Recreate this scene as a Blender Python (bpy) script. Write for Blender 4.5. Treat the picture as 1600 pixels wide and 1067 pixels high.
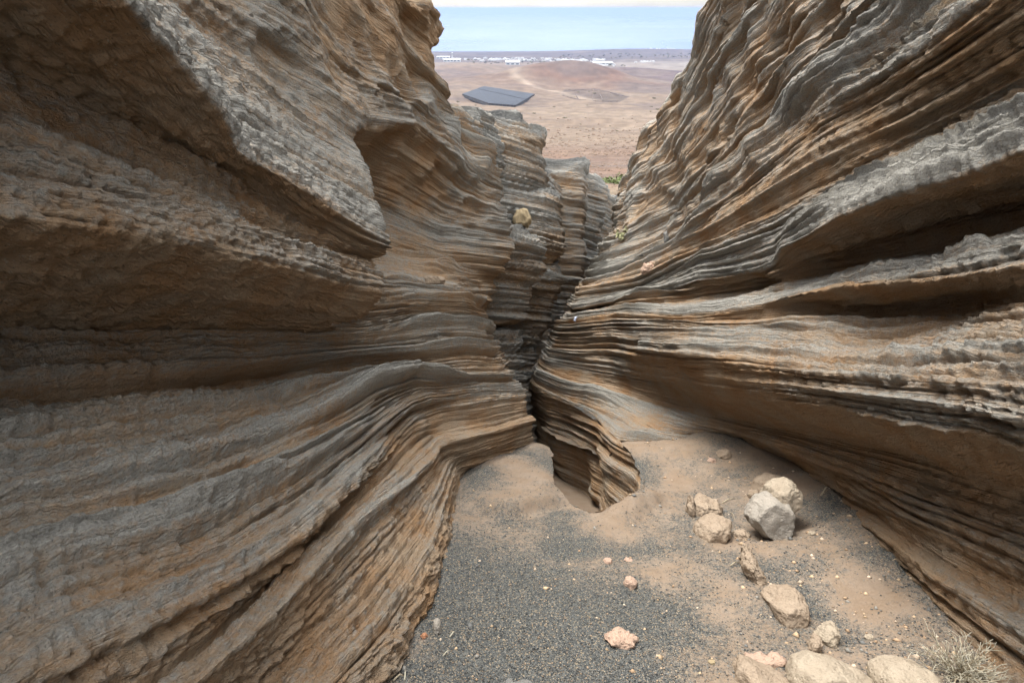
import bpy, math, random
import numpy as np

random.seed(4)
RNG = np.random.default_rng(11)
for o in list(bpy.data.objects):
    bpy.data.objects.remove(o)
scene = bpy.context.scene
COL = scene.collection

# ------------------------------------------------------------------ camera, sky, sun, exposure
F = 889.0                      # focal length in pixels of a 1600 wide picture (20 mm)
UC, VC = 800.0, 533.5
PITCH = math.atan((533.5 - 13.0) / F)
SP, CP = math.sin(PITCH), math.cos(PITCH)
cam_d = bpy.data.cameras.new('camera')
cam = bpy.data.objects.new('camera', cam_d)
COL.objects.link(cam)
cam_d.lens = 20.0
cam_d.sensor_width = 36.0
cam_d.clip_start = 0.05
cam_d.clip_end = 500000.0
cam.location = (0, 0, 0)
cam.rotation_euler = (math.pi / 2 - PITCH, 0, 0)
scene.camera = cam

SUN_EL, SUN_AZ = math.radians(64), math.radians(-42)   # azimuth from +Y towards +X
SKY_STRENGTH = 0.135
SUN_STRENGTH = 0.85
SUN_ANGLE = math.radians(28)
EXPOSURE = 2.72
HAZE = 6.5e-5

world = bpy.data.worlds.new('World')
scene.world = world
world.use_nodes = True
wt = world.node_tree
wt.nodes.clear()
w_out = wt.nodes.new('ShaderNodeOutputWorld')
w_bg = wt.nodes.new('ShaderNodeBackground')
w_sky = wt.nodes.new('ShaderNodeTexSky')
w_sky.sky_type = 'NISHITA'
w_sky.sun_disc = False
w_sky.sun_elevation = SUN_EL
w_sky.sun_rotation = SUN_AZ
w_sky.altitude = 300
w_sky.air_density = 1.0
w_sky.dust_density = 2.0
w_sky.ozone_density = 1.0
w_geo = wt.nodes.new('ShaderNodeTexCoord')
w_map = wt.nodes.new('ShaderNodeMapping')
w_map.inputs['Scale'].default_value = (1.0, 1.0, 3.0)
w_noise = wt.nodes.new('ShaderNodeTexNoise')
w_noise.inputs['Scale'].default_value = 2.2
w_noise.inputs['Detail'].default_value = 5
w_noise.inputs['Roughness'].default_value = 0.55
w_ramp = wt.nodes.new('ShaderNodeMapRange')
w_ramp.inputs['From Min'].default_value = 0.25
w_ramp.inputs['From Max'].default_value = 0.6
w_ramp.inputs['To Min'].default_value = 0.6
w_ramp.inputs['To Max'].default_value = 0.95
w_mix = wt.nodes.new('ShaderNodeMix')
w_mix.data_type = 'RGBA'
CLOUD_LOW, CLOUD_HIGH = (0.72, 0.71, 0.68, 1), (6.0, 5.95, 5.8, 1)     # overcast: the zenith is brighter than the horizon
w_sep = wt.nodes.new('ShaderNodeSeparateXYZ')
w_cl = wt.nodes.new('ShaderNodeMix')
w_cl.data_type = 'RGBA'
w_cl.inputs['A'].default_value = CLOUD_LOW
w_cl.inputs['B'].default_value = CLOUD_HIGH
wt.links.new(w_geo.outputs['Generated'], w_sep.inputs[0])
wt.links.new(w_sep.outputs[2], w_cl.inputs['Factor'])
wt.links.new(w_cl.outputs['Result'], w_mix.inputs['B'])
wt.links.new(w_geo.outputs['Generated'], w_map.inputs['Vector'])
wt.links.new(w_map.outputs['Vector'], w_noise.inputs['Vector'])
wt.links.new(w_noise.outputs['Fac'], w_ramp.inputs['Value'])
wt.links.new(w_ramp.outputs['Result'], w_mix.inputs['Factor'])
wt.links.new(w_sky.outputs['Color'], w_mix.inputs['A'])
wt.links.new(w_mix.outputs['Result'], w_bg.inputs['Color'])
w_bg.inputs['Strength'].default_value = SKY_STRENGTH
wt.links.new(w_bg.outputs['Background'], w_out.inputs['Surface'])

sun_d = bpy.data.lights.new('sun', 'SUN')
sun_d.energy = SUN_STRENGTH
sun_d.angle = SUN_ANGLE
sun_d.color = (1.0, 0.95, 0.87)
sun = bpy.data.objects.new('sun', sun_d)
COL.objects.link(sun)
sun.rotation_euler = (math.pi / 2 - SUN_EL, 0, math.pi - SUN_AZ)

scene.view_settings.view_transform = 'Standard'
scene.view_settings.look = 'None'
scene.view_settings.exposure = EXPOSURE
scene.view_settings.gamma = 1.0
scene.view_settings.use_curve_mapping = False
scene.render.engine = 'CYCLES'
scene.cycles.use_denoising = True
scene.cycles.max_bounces = 8
scene.cycles.diffuse_bounces = 5
scene.cycles.volume_bounces = 1

# ------------------------------------------------------------------ numbers
def W(X, D, N):
    """canyon frame (right, along, up from the slope) -> world"""
    return np.stack([X, D * CP + N * SP, -D * SP + N * CP], -1)

def I(u, v, D):
    return (D, (u - UC) / F * D, (VC - v) / F * D)

def M(D, X, N):
    return (D, X, N)

def _hash(ix, iy, iz, seed):
    h = (ix.astype(np.uint32) * np.uint32(374761393) + iy.astype(np.uint32) * np.uint32(668265263)
         + iz.astype(np.uint32) * np.uint32(2147483647) + np.uint32((seed * 1274126177 + 97) & 0xffffffff))
    h ^= h >> np.uint32(13)
    h *= np.uint32(1274126177)
    h ^= h >> np.uint32(16)
    h *= np.uint32(2246822519)
    h ^= h >> np.uint32(15)
    return h.astype(np.float32) / np.float32(4294967295.0) * 2 - 1

def vnoise(x, y, z, seed=0):
    x = np.asarray(x, np.float32); y = np.asarray(y, np.float32); z = np.asarray(z, np.float32)
    x, y, z = np.broadcast_arrays(x, y, z)
    fx, fy, fz = np.floor(x), np.floor(y), np.floor(z)
    ix, iy, iz = fx.astype(np.int32), fy.astype(np.int32), fz.astype(np.int32)
    tx, ty, tz = x - fx, y - fy, z - fz
    tx = tx * tx * (3 - 2 * tx); ty = ty * ty * (3 - 2 * ty); tz = tz * tz * (3 - 2 * tz)
    def c(a, b, d):
        return _hash(ix + a, iy + b, iz + d, seed)
    x00 = c(0,0,0) + tx * (c(1,0,0) - c(0,0,0))
    x10 = c(0,1,0) + tx * (c(1,1,0) - c(0,1,0))
    x01 = c(0,0,1) + tx * (c(1,0,1) - c(0,0,1))
    x11 = c(0,1,1) + tx * (c(1,1,1) - c(0,1,1))
    y0 = x00 + ty * (x10 - x00)
    y1 = x01 + ty * (x11 - x01)
    return y0 + tz * (y1 - y0)

def fbm(x, y, z, octaves=4, gain=0.5, seed=0):
    a, s, t = 1.0, 0.0, 0.0
    f = 1.0
    for k in range(octaves):
        s = s + a * vnoise(x * f + 7.3 * k, y * f - 3.1 * k, z * f + 1.7 * k, seed + k)
        t += a
        a *= gain
        f *= 2.03
    return s / t

def sstep(a, b, x):
    t = np.clip((x - a) / (b - a), 0, 1)
    return t * t * (3 - 2 * t)

def worley(x, y, z, seed=0):
    """distance to the nearest feature point"""
    fx, fy, fz = np.floor(x), np.floor(y), np.floor(z)
    best = np.full(np.shape(x), 9.0, np.float32)
    for a in (-1, 0, 1):
        for b in (-1, 0, 1):
            for c in (-1, 0, 1):
                ix = (fx + a).astype(np.int32); iy = (fy + b).astype(np.int32); iz = (fz + c).astype(np.int32)
                px = ix + 0.5 + 0.45 * _hash(ix, iy, iz, seed)
                py = iy + 0.5 + 0.45 * _hash(ix, iy, iz, seed + 1)
                pz = iz + 0.5 + 0.45 * _hash(ix, iy, iz, seed + 2)
                d = (px - x) ** 2 + (py - y) ** 2 + (pz - z) ** 2
                best = np.minimum(best, d)
    return np.sqrt(best)

def strata(h, s, q, seed):
    """bedding: harder and softer beds, each fading and thickening along the wall"""
    out = np.zeros(np.shape(h), np.float32)
    for T, A, L in ((0.30, 0.042, 3.2), (0.125, 0.050, 2.2), (0.055, 0.040, 1.4), (0.027, 0.018, 0.8)):
        hw = h / T + 0.55 * vnoise(h / (2.7 * T), s * 0.06 / T * 0.2, q * 0.0, seed + 5) \
            + 0.12 * vnoise(s / L, h / (4 * T), q * 0.0, seed + 6)
        k = np.floor(hw)
        f = hw - k
        sl = s / L
        g = np.floor(sl)
        t = sl - g + 0.25 * vnoise(k * 0.77, g * 1.3, q * 0.0, seed + 14) * 0
        t = sstep(0.36, 0.64, t)      # beds break off at joints
        ki, gi = k.astype(np.int32), g.astype(np.int32)
        zi = np.zeros_like(ki)
        def val(dk):
            a = _hash(ki + dk, gi, zi, seed + 11)
            b = _hash(ki + dk, gi + 1, zi, seed + 11)
            c = _hash(ki + dk, zi, zi, seed + 12)
            return 0.55 * c + 0.6 * (a + t * (b - a))
        v0, v1 = val(0), val(1)
        m = sstep(0.66, 1.0, f)
        v = v0 + m * (v1 - v0)
        v = v + 0.22 * (1 - (2 * f - 1) ** 2)
        nt = np.exp(-((f - 0.86) / 0.09) ** 2) * np.clip(_hash(ki, zi, zi, seed + 13) + 0.2, 0, 1)
        v = v - 0.9 * nt
        out = out + A * v
        seed += 31
    return out

def blur(a, sig, axis):
    if sig <= 0:
        return a
    r = int(math.ceil(3 * sig))
    k = np.exp(-0.5 * (np.arange(-r, r + 1) / sig) ** 2)
    k /= k.sum()
    pad = [(0, 0)] * a.ndim
    pad[axis] = (r, r)
    p = np.pad(a, pad, mode='edge')
    out = np.zeros_like(a)
    n = a.shape[axis]
    for i, w in enumerate(k):
        sl = [slice(None)] * a.ndim
        sl[axis] = slice(i, i + n)
        out += w * p[tuple(sl)]
    return out

def grid_normal(P, sign):
    du = np.gradient(P, axis=0)
    dv = np.gradient(P, axis=1)
    n = np.cross(du, dv) * sign
    n /= np.maximum(np.linalg.norm(n, axis=-1, keepdims=True), 1e-9)
    return n

def grid_mesh(name, P, mat, attrs=None, keep=None, flip=False):
    ni, nj = P.shape[:2]
    idx = np.arange(ni * nj, dtype=np.int32).reshape(ni, nj)
    q = np.stack([idx[:-1, :-1], idx[1:, :-1], idx[1:, 1:], idx[:-1, 1:]], -1)
    if flip:
        q = q[..., ::-1]
    if keep is not None:
        q = q[keep]
    q = q.reshape(-1, 4)
    me = bpy.data.meshes.new(name)
    me.vertices.add(ni * nj)
    me.vertices.foreach_set('co', np.ascontiguousarray(P.reshape(-1), dtype=np.float32))
    n = len(q)
    me.loops.add(n * 4)
    me.loops.foreach_set('vertex_index', np.ascontiguousarray(q.reshape(-1), dtype=np.int32))
    me.polygons.add(n)
    me.polygons.foreach_set('loop_start', np.arange(0, n * 4, 4, dtype=np.int32))
    me.polygons.foreach_set('use_smooth', np.ones(n, dtype=bool))
    me.update(calc_edges=True)
    for k, a in (attrs or {}).items():
        if a.ndim == 3:
            at = me.attributes.new(k, 'FLOAT_COLOR', 'POINT')
            c = np.ones((ni * nj, 4), np.float32)
            c[:, :3] = a.reshape(-1, 3)
            at.data.foreach_set('color', c.reshape(-1))
        else:
            at = me.attributes.new(k, 'FLOAT', 'POINT')
            at.data.foreach_set('value', np.ascontiguousarray(a.reshape(-1), dtype=np.float32))
    me.materials.append(mat)
    o = bpy.data.objects.new(name, me)
    COL.objects.link(o)
    return o

def tri_mesh(name, V, Fc, mat, smooth=True, parent=None):
    me = bpy.data.meshes.new(name)
    me.from_pydata([tuple(map(float, v)) for v in V], [], [tuple(map(int, f)) for f in Fc])
    if smooth:
        me.polygons.foreach_set('use_smooth', np.ones(len(me.polygons), dtype=bool))
    me.update()
    me.materials.append(mat)
    o = bpy.data.objects.new(name, me)
    COL.objects.link(o)
    if parent is not None:
        o.parent = parent
    return o

def tag(o, label, cat=None, group=None, kind=None):
    if label: o['label'] = label
    if cat: o['category'] = cat
    if group: o['group'] = group
    if kind: o['kind'] = kind
    return o

# ------------------------------------------------------------------ materials
class NT:
    def __init__(self, name):
        self.m = bpy.data.materials.new(name)
        self.m.use_nodes = True
        self.t = self.m.node_tree
        self.t.nodes.clear()
        self.out = self.n('ShaderNodeOutputMaterial')
        self.b = self.n('ShaderNodeBsdfPrincipled')
        self.t.links.new(self.b.outputs['BSDF'], self.out.inputs['Surface'])
        self.co = self.n('ShaderNodeTexCoord').outputs['Object']
    def n(self, typ, **kw):
        nd = self.t.nodes.new(typ)
        for k, v in kw.items():
            setattr(nd, k, v)
        return nd
    def link(self, a, b):
        self.t.links.new(a, b)
    def put(self, sock, v):
        if isinstance(v, bpy.types.NodeSocket):
            self.t.links.new(v, sock)
        else:
            sock.default_value = v
    def noise(self, scale, detail=3, rough=0.55, vec=None, dist=0.0):
        nd = self.n('ShaderNodeTexNoise')
        nd.inputs['Scale'].default_value = scale
        nd.inputs['Detail'].default_value = detail
        nd.inputs['Roughness'].default_value = rough
        nd.inputs['Distortion'].default_value = dist
        self.link(vec or self.co, nd.inputs['Vector'])
        return nd.outputs['Fac']
    def voro(self, scale, out='Distance', feature='F1', vec=None):
        nd = self.n('ShaderNodeTexVoronoi')
        nd.feature = feature
        nd.inputs['Scale'].default_value = scale
        self.link(vec or self.co, nd.inputs['Vector'])
        return nd.outputs[out]
    def attr(self, name, col=False):
        nd = self.n('ShaderNodeAttribute')
        nd.attribute_name = name
        return nd.outputs['Color' if col else 'Fac']
    def math(self, op, a, b=0.0, c=None, clamp=False):
        nd = self.n('ShaderNodeMath', operation=op)
        nd.use_clamp = clamp
        self.put(nd.inputs[0], a); self.put(nd.inputs[1], b)
        if c is not None: self.put(nd.inputs[2], c)
        return nd.outputs[0]
    def rng(self, v, a, b, c=0.0, d=1.0):
        nd = self.n('ShaderNodeMapRange')
        nd.clamp = True
        self.put(nd.inputs['Value'], v)
        nd.inputs['From Min'].default_value = a; nd.inputs['From Max'].default_value = b
        nd.inputs['To Min'].default_value = c; nd.inputs['To Max'].default_value = d
        return nd.outputs['Result']
    def mix(self, f, a, b, blend='MIX'):
        nd = self.n('ShaderNodeMix', data_type='RGBA', blend_type=blend)
        self.put(nd.inputs['Factor'], f)
        for k, v in (('A', a), ('B', b)):
            s = [i for i in nd.inputs if i.name == k and i.type == 'RGBA'][0]
            self.put(s, v if isinstance(v, bpy.types.NodeSocket) else (*v, 1) if len(v) == 3 else v)
        return [o for o in nd.outputs if o.type == 'RGBA'][0]
    def sep(self, v):
        nd = self.n('ShaderNodeSeparateXYZ')
        self.link(v, nd.inputs[0])
        return nd.outputs
    def bump(self, h, strength=0.5, dist=0.01, normal=None):
        nd = self.n('ShaderNodeBump')
        nd.inputs['Strength'].default_value = strength
        nd.inputs['Distance'].default_value = dist
        self.link(h, nd.inputs['Height'])
        if normal is not None: self.link(normal, nd.inputs['Normal'])
        return nd.outputs['Normal']
    def done(self, col, rough=0.95, normal=None, spec=0.15):
        self.put(self.b.inputs['Base Color'], col if isinstance(col, bpy.types.NodeSocket) else (*col, 1))
        self.put(self.b.inputs['Roughness'], rough)
        self.b.inputs['Specular IOR Level'].default_value = spec
        if normal is not None: self.link(normal, self.b.inputs['Normal'])
        return self.m

GREY = (0.48, 0.462, 0.415)
GREYD = (0.315, 0.305, 0.28)
TAN = (0.48, 0.365, 0.255)
ORANGE = (0.46, 0.285, 0.155)

def rock_material(name, grain=110.0, tint=(1, 1, 1)):
    t = NT(name)
    soft = t.attr('soft')            # 0 hard lapilli beds, 1 soft clayey beds, sheltered hollows, bounce-lit undersides painted in
    h = t.attr('bed')                # stratigraphic height in metres
    comb = t.n('ShaderNodeCombineXYZ')
    t.link(t.math('MULTIPLY', h, 16.0), comb.inputs[2])
    sx = t.sep(t.co)
    t.link(t.math('MULTIPLY', sx[1], 0.55), comb.inputs[0])
    t.link(t.math('MULTIPLY', sx[0], 0.55), comb.inputs[1])
    bands = t.noise(1.0, 5, 0.65, comb.outputs[0])
    comb2 = t.n('ShaderNodeCombineXYZ')
    t.link(t.math('MULTIPLY', h, 70.0), comb2.inputs[2])
    t.link(t.math('MULTIPLY', sx[1], 2.2), comb2.inputs[0])
    t.link(t.math('MULTIPLY', sx[0], 2.2), comb2.inputs[1])
    fine = t.noise(1.0, 3, 0.6, comb2.outputs[0])
    patch = t.noise(2.3, 5, 0.6)
    gr1 = t.noise(grain, 2, 0.6)
    gr2 = t.noise(grain * 0.32, 3, 0.65)
    cell = t.voro(grain * 1.1, 'Color')
    cellv = t.sep(cell)[0]
    cd = t.voro(grain * 0.8, 'Distance')
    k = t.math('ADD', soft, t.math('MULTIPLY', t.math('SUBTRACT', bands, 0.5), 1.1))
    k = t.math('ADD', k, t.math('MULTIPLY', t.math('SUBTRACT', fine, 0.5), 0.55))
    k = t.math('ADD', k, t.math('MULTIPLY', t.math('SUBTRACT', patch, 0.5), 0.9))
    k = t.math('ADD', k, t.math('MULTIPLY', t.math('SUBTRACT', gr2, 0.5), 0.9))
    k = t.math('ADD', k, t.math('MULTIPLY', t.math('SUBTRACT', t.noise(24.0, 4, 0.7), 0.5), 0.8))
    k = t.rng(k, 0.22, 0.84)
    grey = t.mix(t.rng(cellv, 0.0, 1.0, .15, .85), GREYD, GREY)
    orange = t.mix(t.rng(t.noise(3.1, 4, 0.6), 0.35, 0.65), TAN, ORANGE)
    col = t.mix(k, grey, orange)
    col = t.mix(t.rng(gr1, 0.56, 0.74, 0, 0.55), col, (0.075, 0.073, 0.068))
    col = t.mix(t.rng(t.noise(grain * 0.8, 1, 0.5), 0.62, 0.74, 0, 0.6), col, (0.52, 0.46, 0.36))
    col = t.mix(t.attr('cover'), col, t.mix(t.rng(gr2, .4, .6), (.075, .075, .073), (.125, .122, .115)))
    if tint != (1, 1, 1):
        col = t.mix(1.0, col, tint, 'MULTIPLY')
    gr3 = t.noise(grain * 0.42, 6, 0.78)
    gr4 = t.noise(19.0, 6, 0.72)
    hgt = t.math('ADD', t.math('MULTIPLY', gr3, 1.5), t.math('MULTIPLY', gr4, 1.3))
    hgt = t.math('ADD', hgt, t.math('MULTIPLY', gr1, 0.3))
    hgt = t.math('SUBTRACT', hgt, t.math('MULTIPLY', cd, 0.16))
    hgt = t.math('ADD', hgt, t.math('MULTIPLY', t.rng(fine, .35, .6), 0.55))
    hgt = t.math('ADD', hgt, t.math('MULTIPLY', t.rng(bands, .4, .6), 0.6))
    nrm = t.bump(hgt, 1.0, 0.034)
    return t.done(col, 0.95, nrm, 0.1)

ROCK = rock_material('layered_tuff')
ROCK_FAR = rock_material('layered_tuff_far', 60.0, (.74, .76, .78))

def stone_material(name, a, b, c, scale=1.0):
    t = NT(name)
    n1 = t.noise(9 * scale, 5, 0.6)
    n2 = t.noise(60 * scale, 4, 0.65)
    n3 = t.noise(170 * scale, 2, 0.6)
    col = t.mix(t.rng(n1, 0.35, 0.65), a, b)
    col = t.mix(t.rng(n2, 0.55, 0.75, 0, 0.7), col, c)
    pits = t.voro(55 * scale)
    hgt = t.math('ADD', t.math('MULTIPLY', n2, 0.8), t.math('MULTIPLY', n3, 0.3))
    hgt = t.math('ADD', hgt, t.math('MULTIPLY', t.rng(pits, 0.1, 0.45), 0.35))
    return t.done(col, 0.92, t.bump(hgt, 0.8, 0.012), 0.12)

# ------------------------------------------------------------------ canyon cliffs
def make_grid(lines, Ds, rows, sig_i, sig_j, warp, seed, softs, beds={}):
    """lines: longitudinal ledge lines from foot to rim -> (D, X, N) grids"""
    K = len(lines)
    LX = np.zeros((len(Ds), K)); LN = np.zeros((len(Ds), K))
    tD = np.where(Ds > 0.6, np.log(np.maximum(Ds, 0.6)), math.log(0.6) + (Ds - 0.6))
    for k, ln in enumerate(lines):
        ln = sorted(ln)
        d = np.log(np.array([p[0] for p in ln]))
        LX[:, k] = np.interp(tD, d, [p[1] for p in ln])
        LN[:, k] = np.interp(tD, d, [p[2] for p in ln])
    if warp > 0:
        for k in range(1, K):
            LX[:, k] += warp * 0.8 * fbm(Ds * 1.9, k * 3.7 + 0 * Ds, 0 * Ds, 3, 0.55, seed + 3)
            LN[:, k] += warp * 0.55 * fbm(Ds * 1.6, k * 5.1 + 0 * Ds, 0 * Ds + 4, 3, 0.55, seed + 4)
    LX = blur(LX, sig_i, 0); LN = blur(LN, sig_i, 0)
    cols_x, cols_n = [], []
    for k in range(K - 1):
        m = rows[k]
        t = np.arange(m) / m
        cols_x.append(LX[:, k:k+1] * (1 - t) + LX[:, k+1:k+2] * t)
        cols_n.append(LN[:, k:k+1] * (1 - t) + LN[:, k+1:k+2] * t)
    cols_x.append(LX[:, -1:]); cols_n.append(LN[:, -1:])
    X = blur(np.concatenate(cols_x, 1), sig_j, 1)
    N = blur(np.concatenate(cols_n, 1), sig_j, 1)
    D = np.repeat(Ds[:, None], X.shape[1], 1)
    sl = np.concatenate([np.linspace(softs.get(k, 0), softs.get(k + 1, 0), rows[k], endpoint=False) for k in range(K - 1)] + [[0.0]])
    sb = np.concatenate([np.linspace(beds.get(k, 1), beds.get(k + 1, 1), rows[k], endpoint=False) for k in range(K - 1)] + [[1.0]])
    a = (Ds > 1.6) & (Ds < 7.0)
    arc = np.hypot(np.diff(X[a], axis=1), np.diff(N[a], axis=1)).mean(0)
    hb = N[a][:, :1].mean() + 1.25 * np.concatenate([[0], np.cumsum(np.minimum(arc, 0.03))])
    hb = 0.8 * hb[None] + 0.2 * N      # beds run with the ledges
    return D, X, N, blur(sl[None], 3.0, 1), blur(sb[None], 3.0, 1), hb

def rough_rock(D, X, N, sign, seed, amp=1.0, taf=None, soft0=0.0, cov=False, samp=1.0, hb=None):
    """displace a (D, X, N) grid into bedded, weathered tuff; returns world points + attributes"""
    P = np.stack([X, D, N], -1)
    nrm = grid_normal(P, sign)
    nrm = blur(blur(nrm, 2.0, 0), 2.0, 1)
    nrm /= np.maximum(np.linalg.norm(nrm, axis=-1, keepdims=True), 1e-6)
    low = fbm(X * 0.5, D * 0.35, N * 0.8, 3, 0.5, seed + 50)
    h = (N if hb is None else hb) + 0.05 * low + (0.035 * X if hb is None else 0)
    st = strata(h, D + 0.6 * X, X, seed)
    patch = 0.60 + 0.70 * sstep(-0.35, 0.45, fbm(X * 1.1, D * 0.8, N * 1.6, 3, 0.55, seed + 60))
    up = nrm[..., 2]
    # beds show on steep faces, dust and grit smooth the flat treads
    steep = 1 + 0.7 * sstep(0.35, 0.7, up) - 1.1 * sstep(0.88, 1.0, up) - 0.45 * sstep(0.35, 0.9, -up)
    st = st * samp
    d = st * patch * steep * amp
    mid = fbm(X * 2.2, D * 2.0, N * 3.4, 4, 0.55, seed + 70)
    d = d + 0.038 * amp * mid
    grit = fbm(X * 24, D * 21, N * 28, 3, 0.65, seed + 80)
    d = d + (0.016 + 0.020 * sstep(5.0, 2.5, D)) * amp * grit
    peb = worley(X * 34 + 2 * mid, D * 30, N * 38, seed + 85)
    d = d + 0.005 * (0.45 - peb) * sstep(6.0, 2.5, D) * (0.4 + 0.6 * sstep(-.5, .3, up))
    tf = 0
    if taf is not None:
        wl = worley(X * 1.9 + 0.5 * mid, D * 1.25 + 0.6 * N, N * 2.4 - 0.5 * D + 0.4 * low, seed + 90)
        hollow = sstep(0.60, 0.26, wl)
        tf = taf * hollow
        d = d - 0.15 * tf + 0.06 * taf * sstep(0.4, 0.8, wl)
    Q = P + nrm * d[..., None]
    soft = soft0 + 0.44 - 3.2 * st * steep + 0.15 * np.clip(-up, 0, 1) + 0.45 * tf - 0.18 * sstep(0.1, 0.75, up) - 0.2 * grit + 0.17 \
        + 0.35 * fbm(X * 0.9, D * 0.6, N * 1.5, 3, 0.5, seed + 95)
    soft = soft + 0.45 * sstep(0.1, 0.75, -up)  # undersides warmer, tops greyer: weathering plus bounce and sky light painted in
    wpt = W(Q[..., 0], Q[..., 1], Q[..., 2])
    cover = sstep(0.62, 0.9, up) * (1.0 if cov else 0.0) * sstep(-.5, .1, fbm(X * 2, D * 2, N * 2, 3, .5, seed + 99) + .2)
    return wpt, {'soft': soft, 'bed': h, 'cover': cover}

def push(lines, fac):
    for k, f in fac.items():
        out = []
        for d, x, n in lines[k]:
            t = min(max((9.5 - d) / 4.0, 0), 1)
            g = 1 + (f - 1) * t * t * (3 - 2 * t)
            if d > 1.3:
                out.append((d * g, x * g, n * g))
        lines[k] = out
def d_columns(a, b, n, back=None):
    d = np.exp(np.linspace(math.log(a), math.log(b), n))
    if back:
        d = np.concatenate([np.linspace(back[0], a, back[1], endpoint=False), d])
    return d

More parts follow.
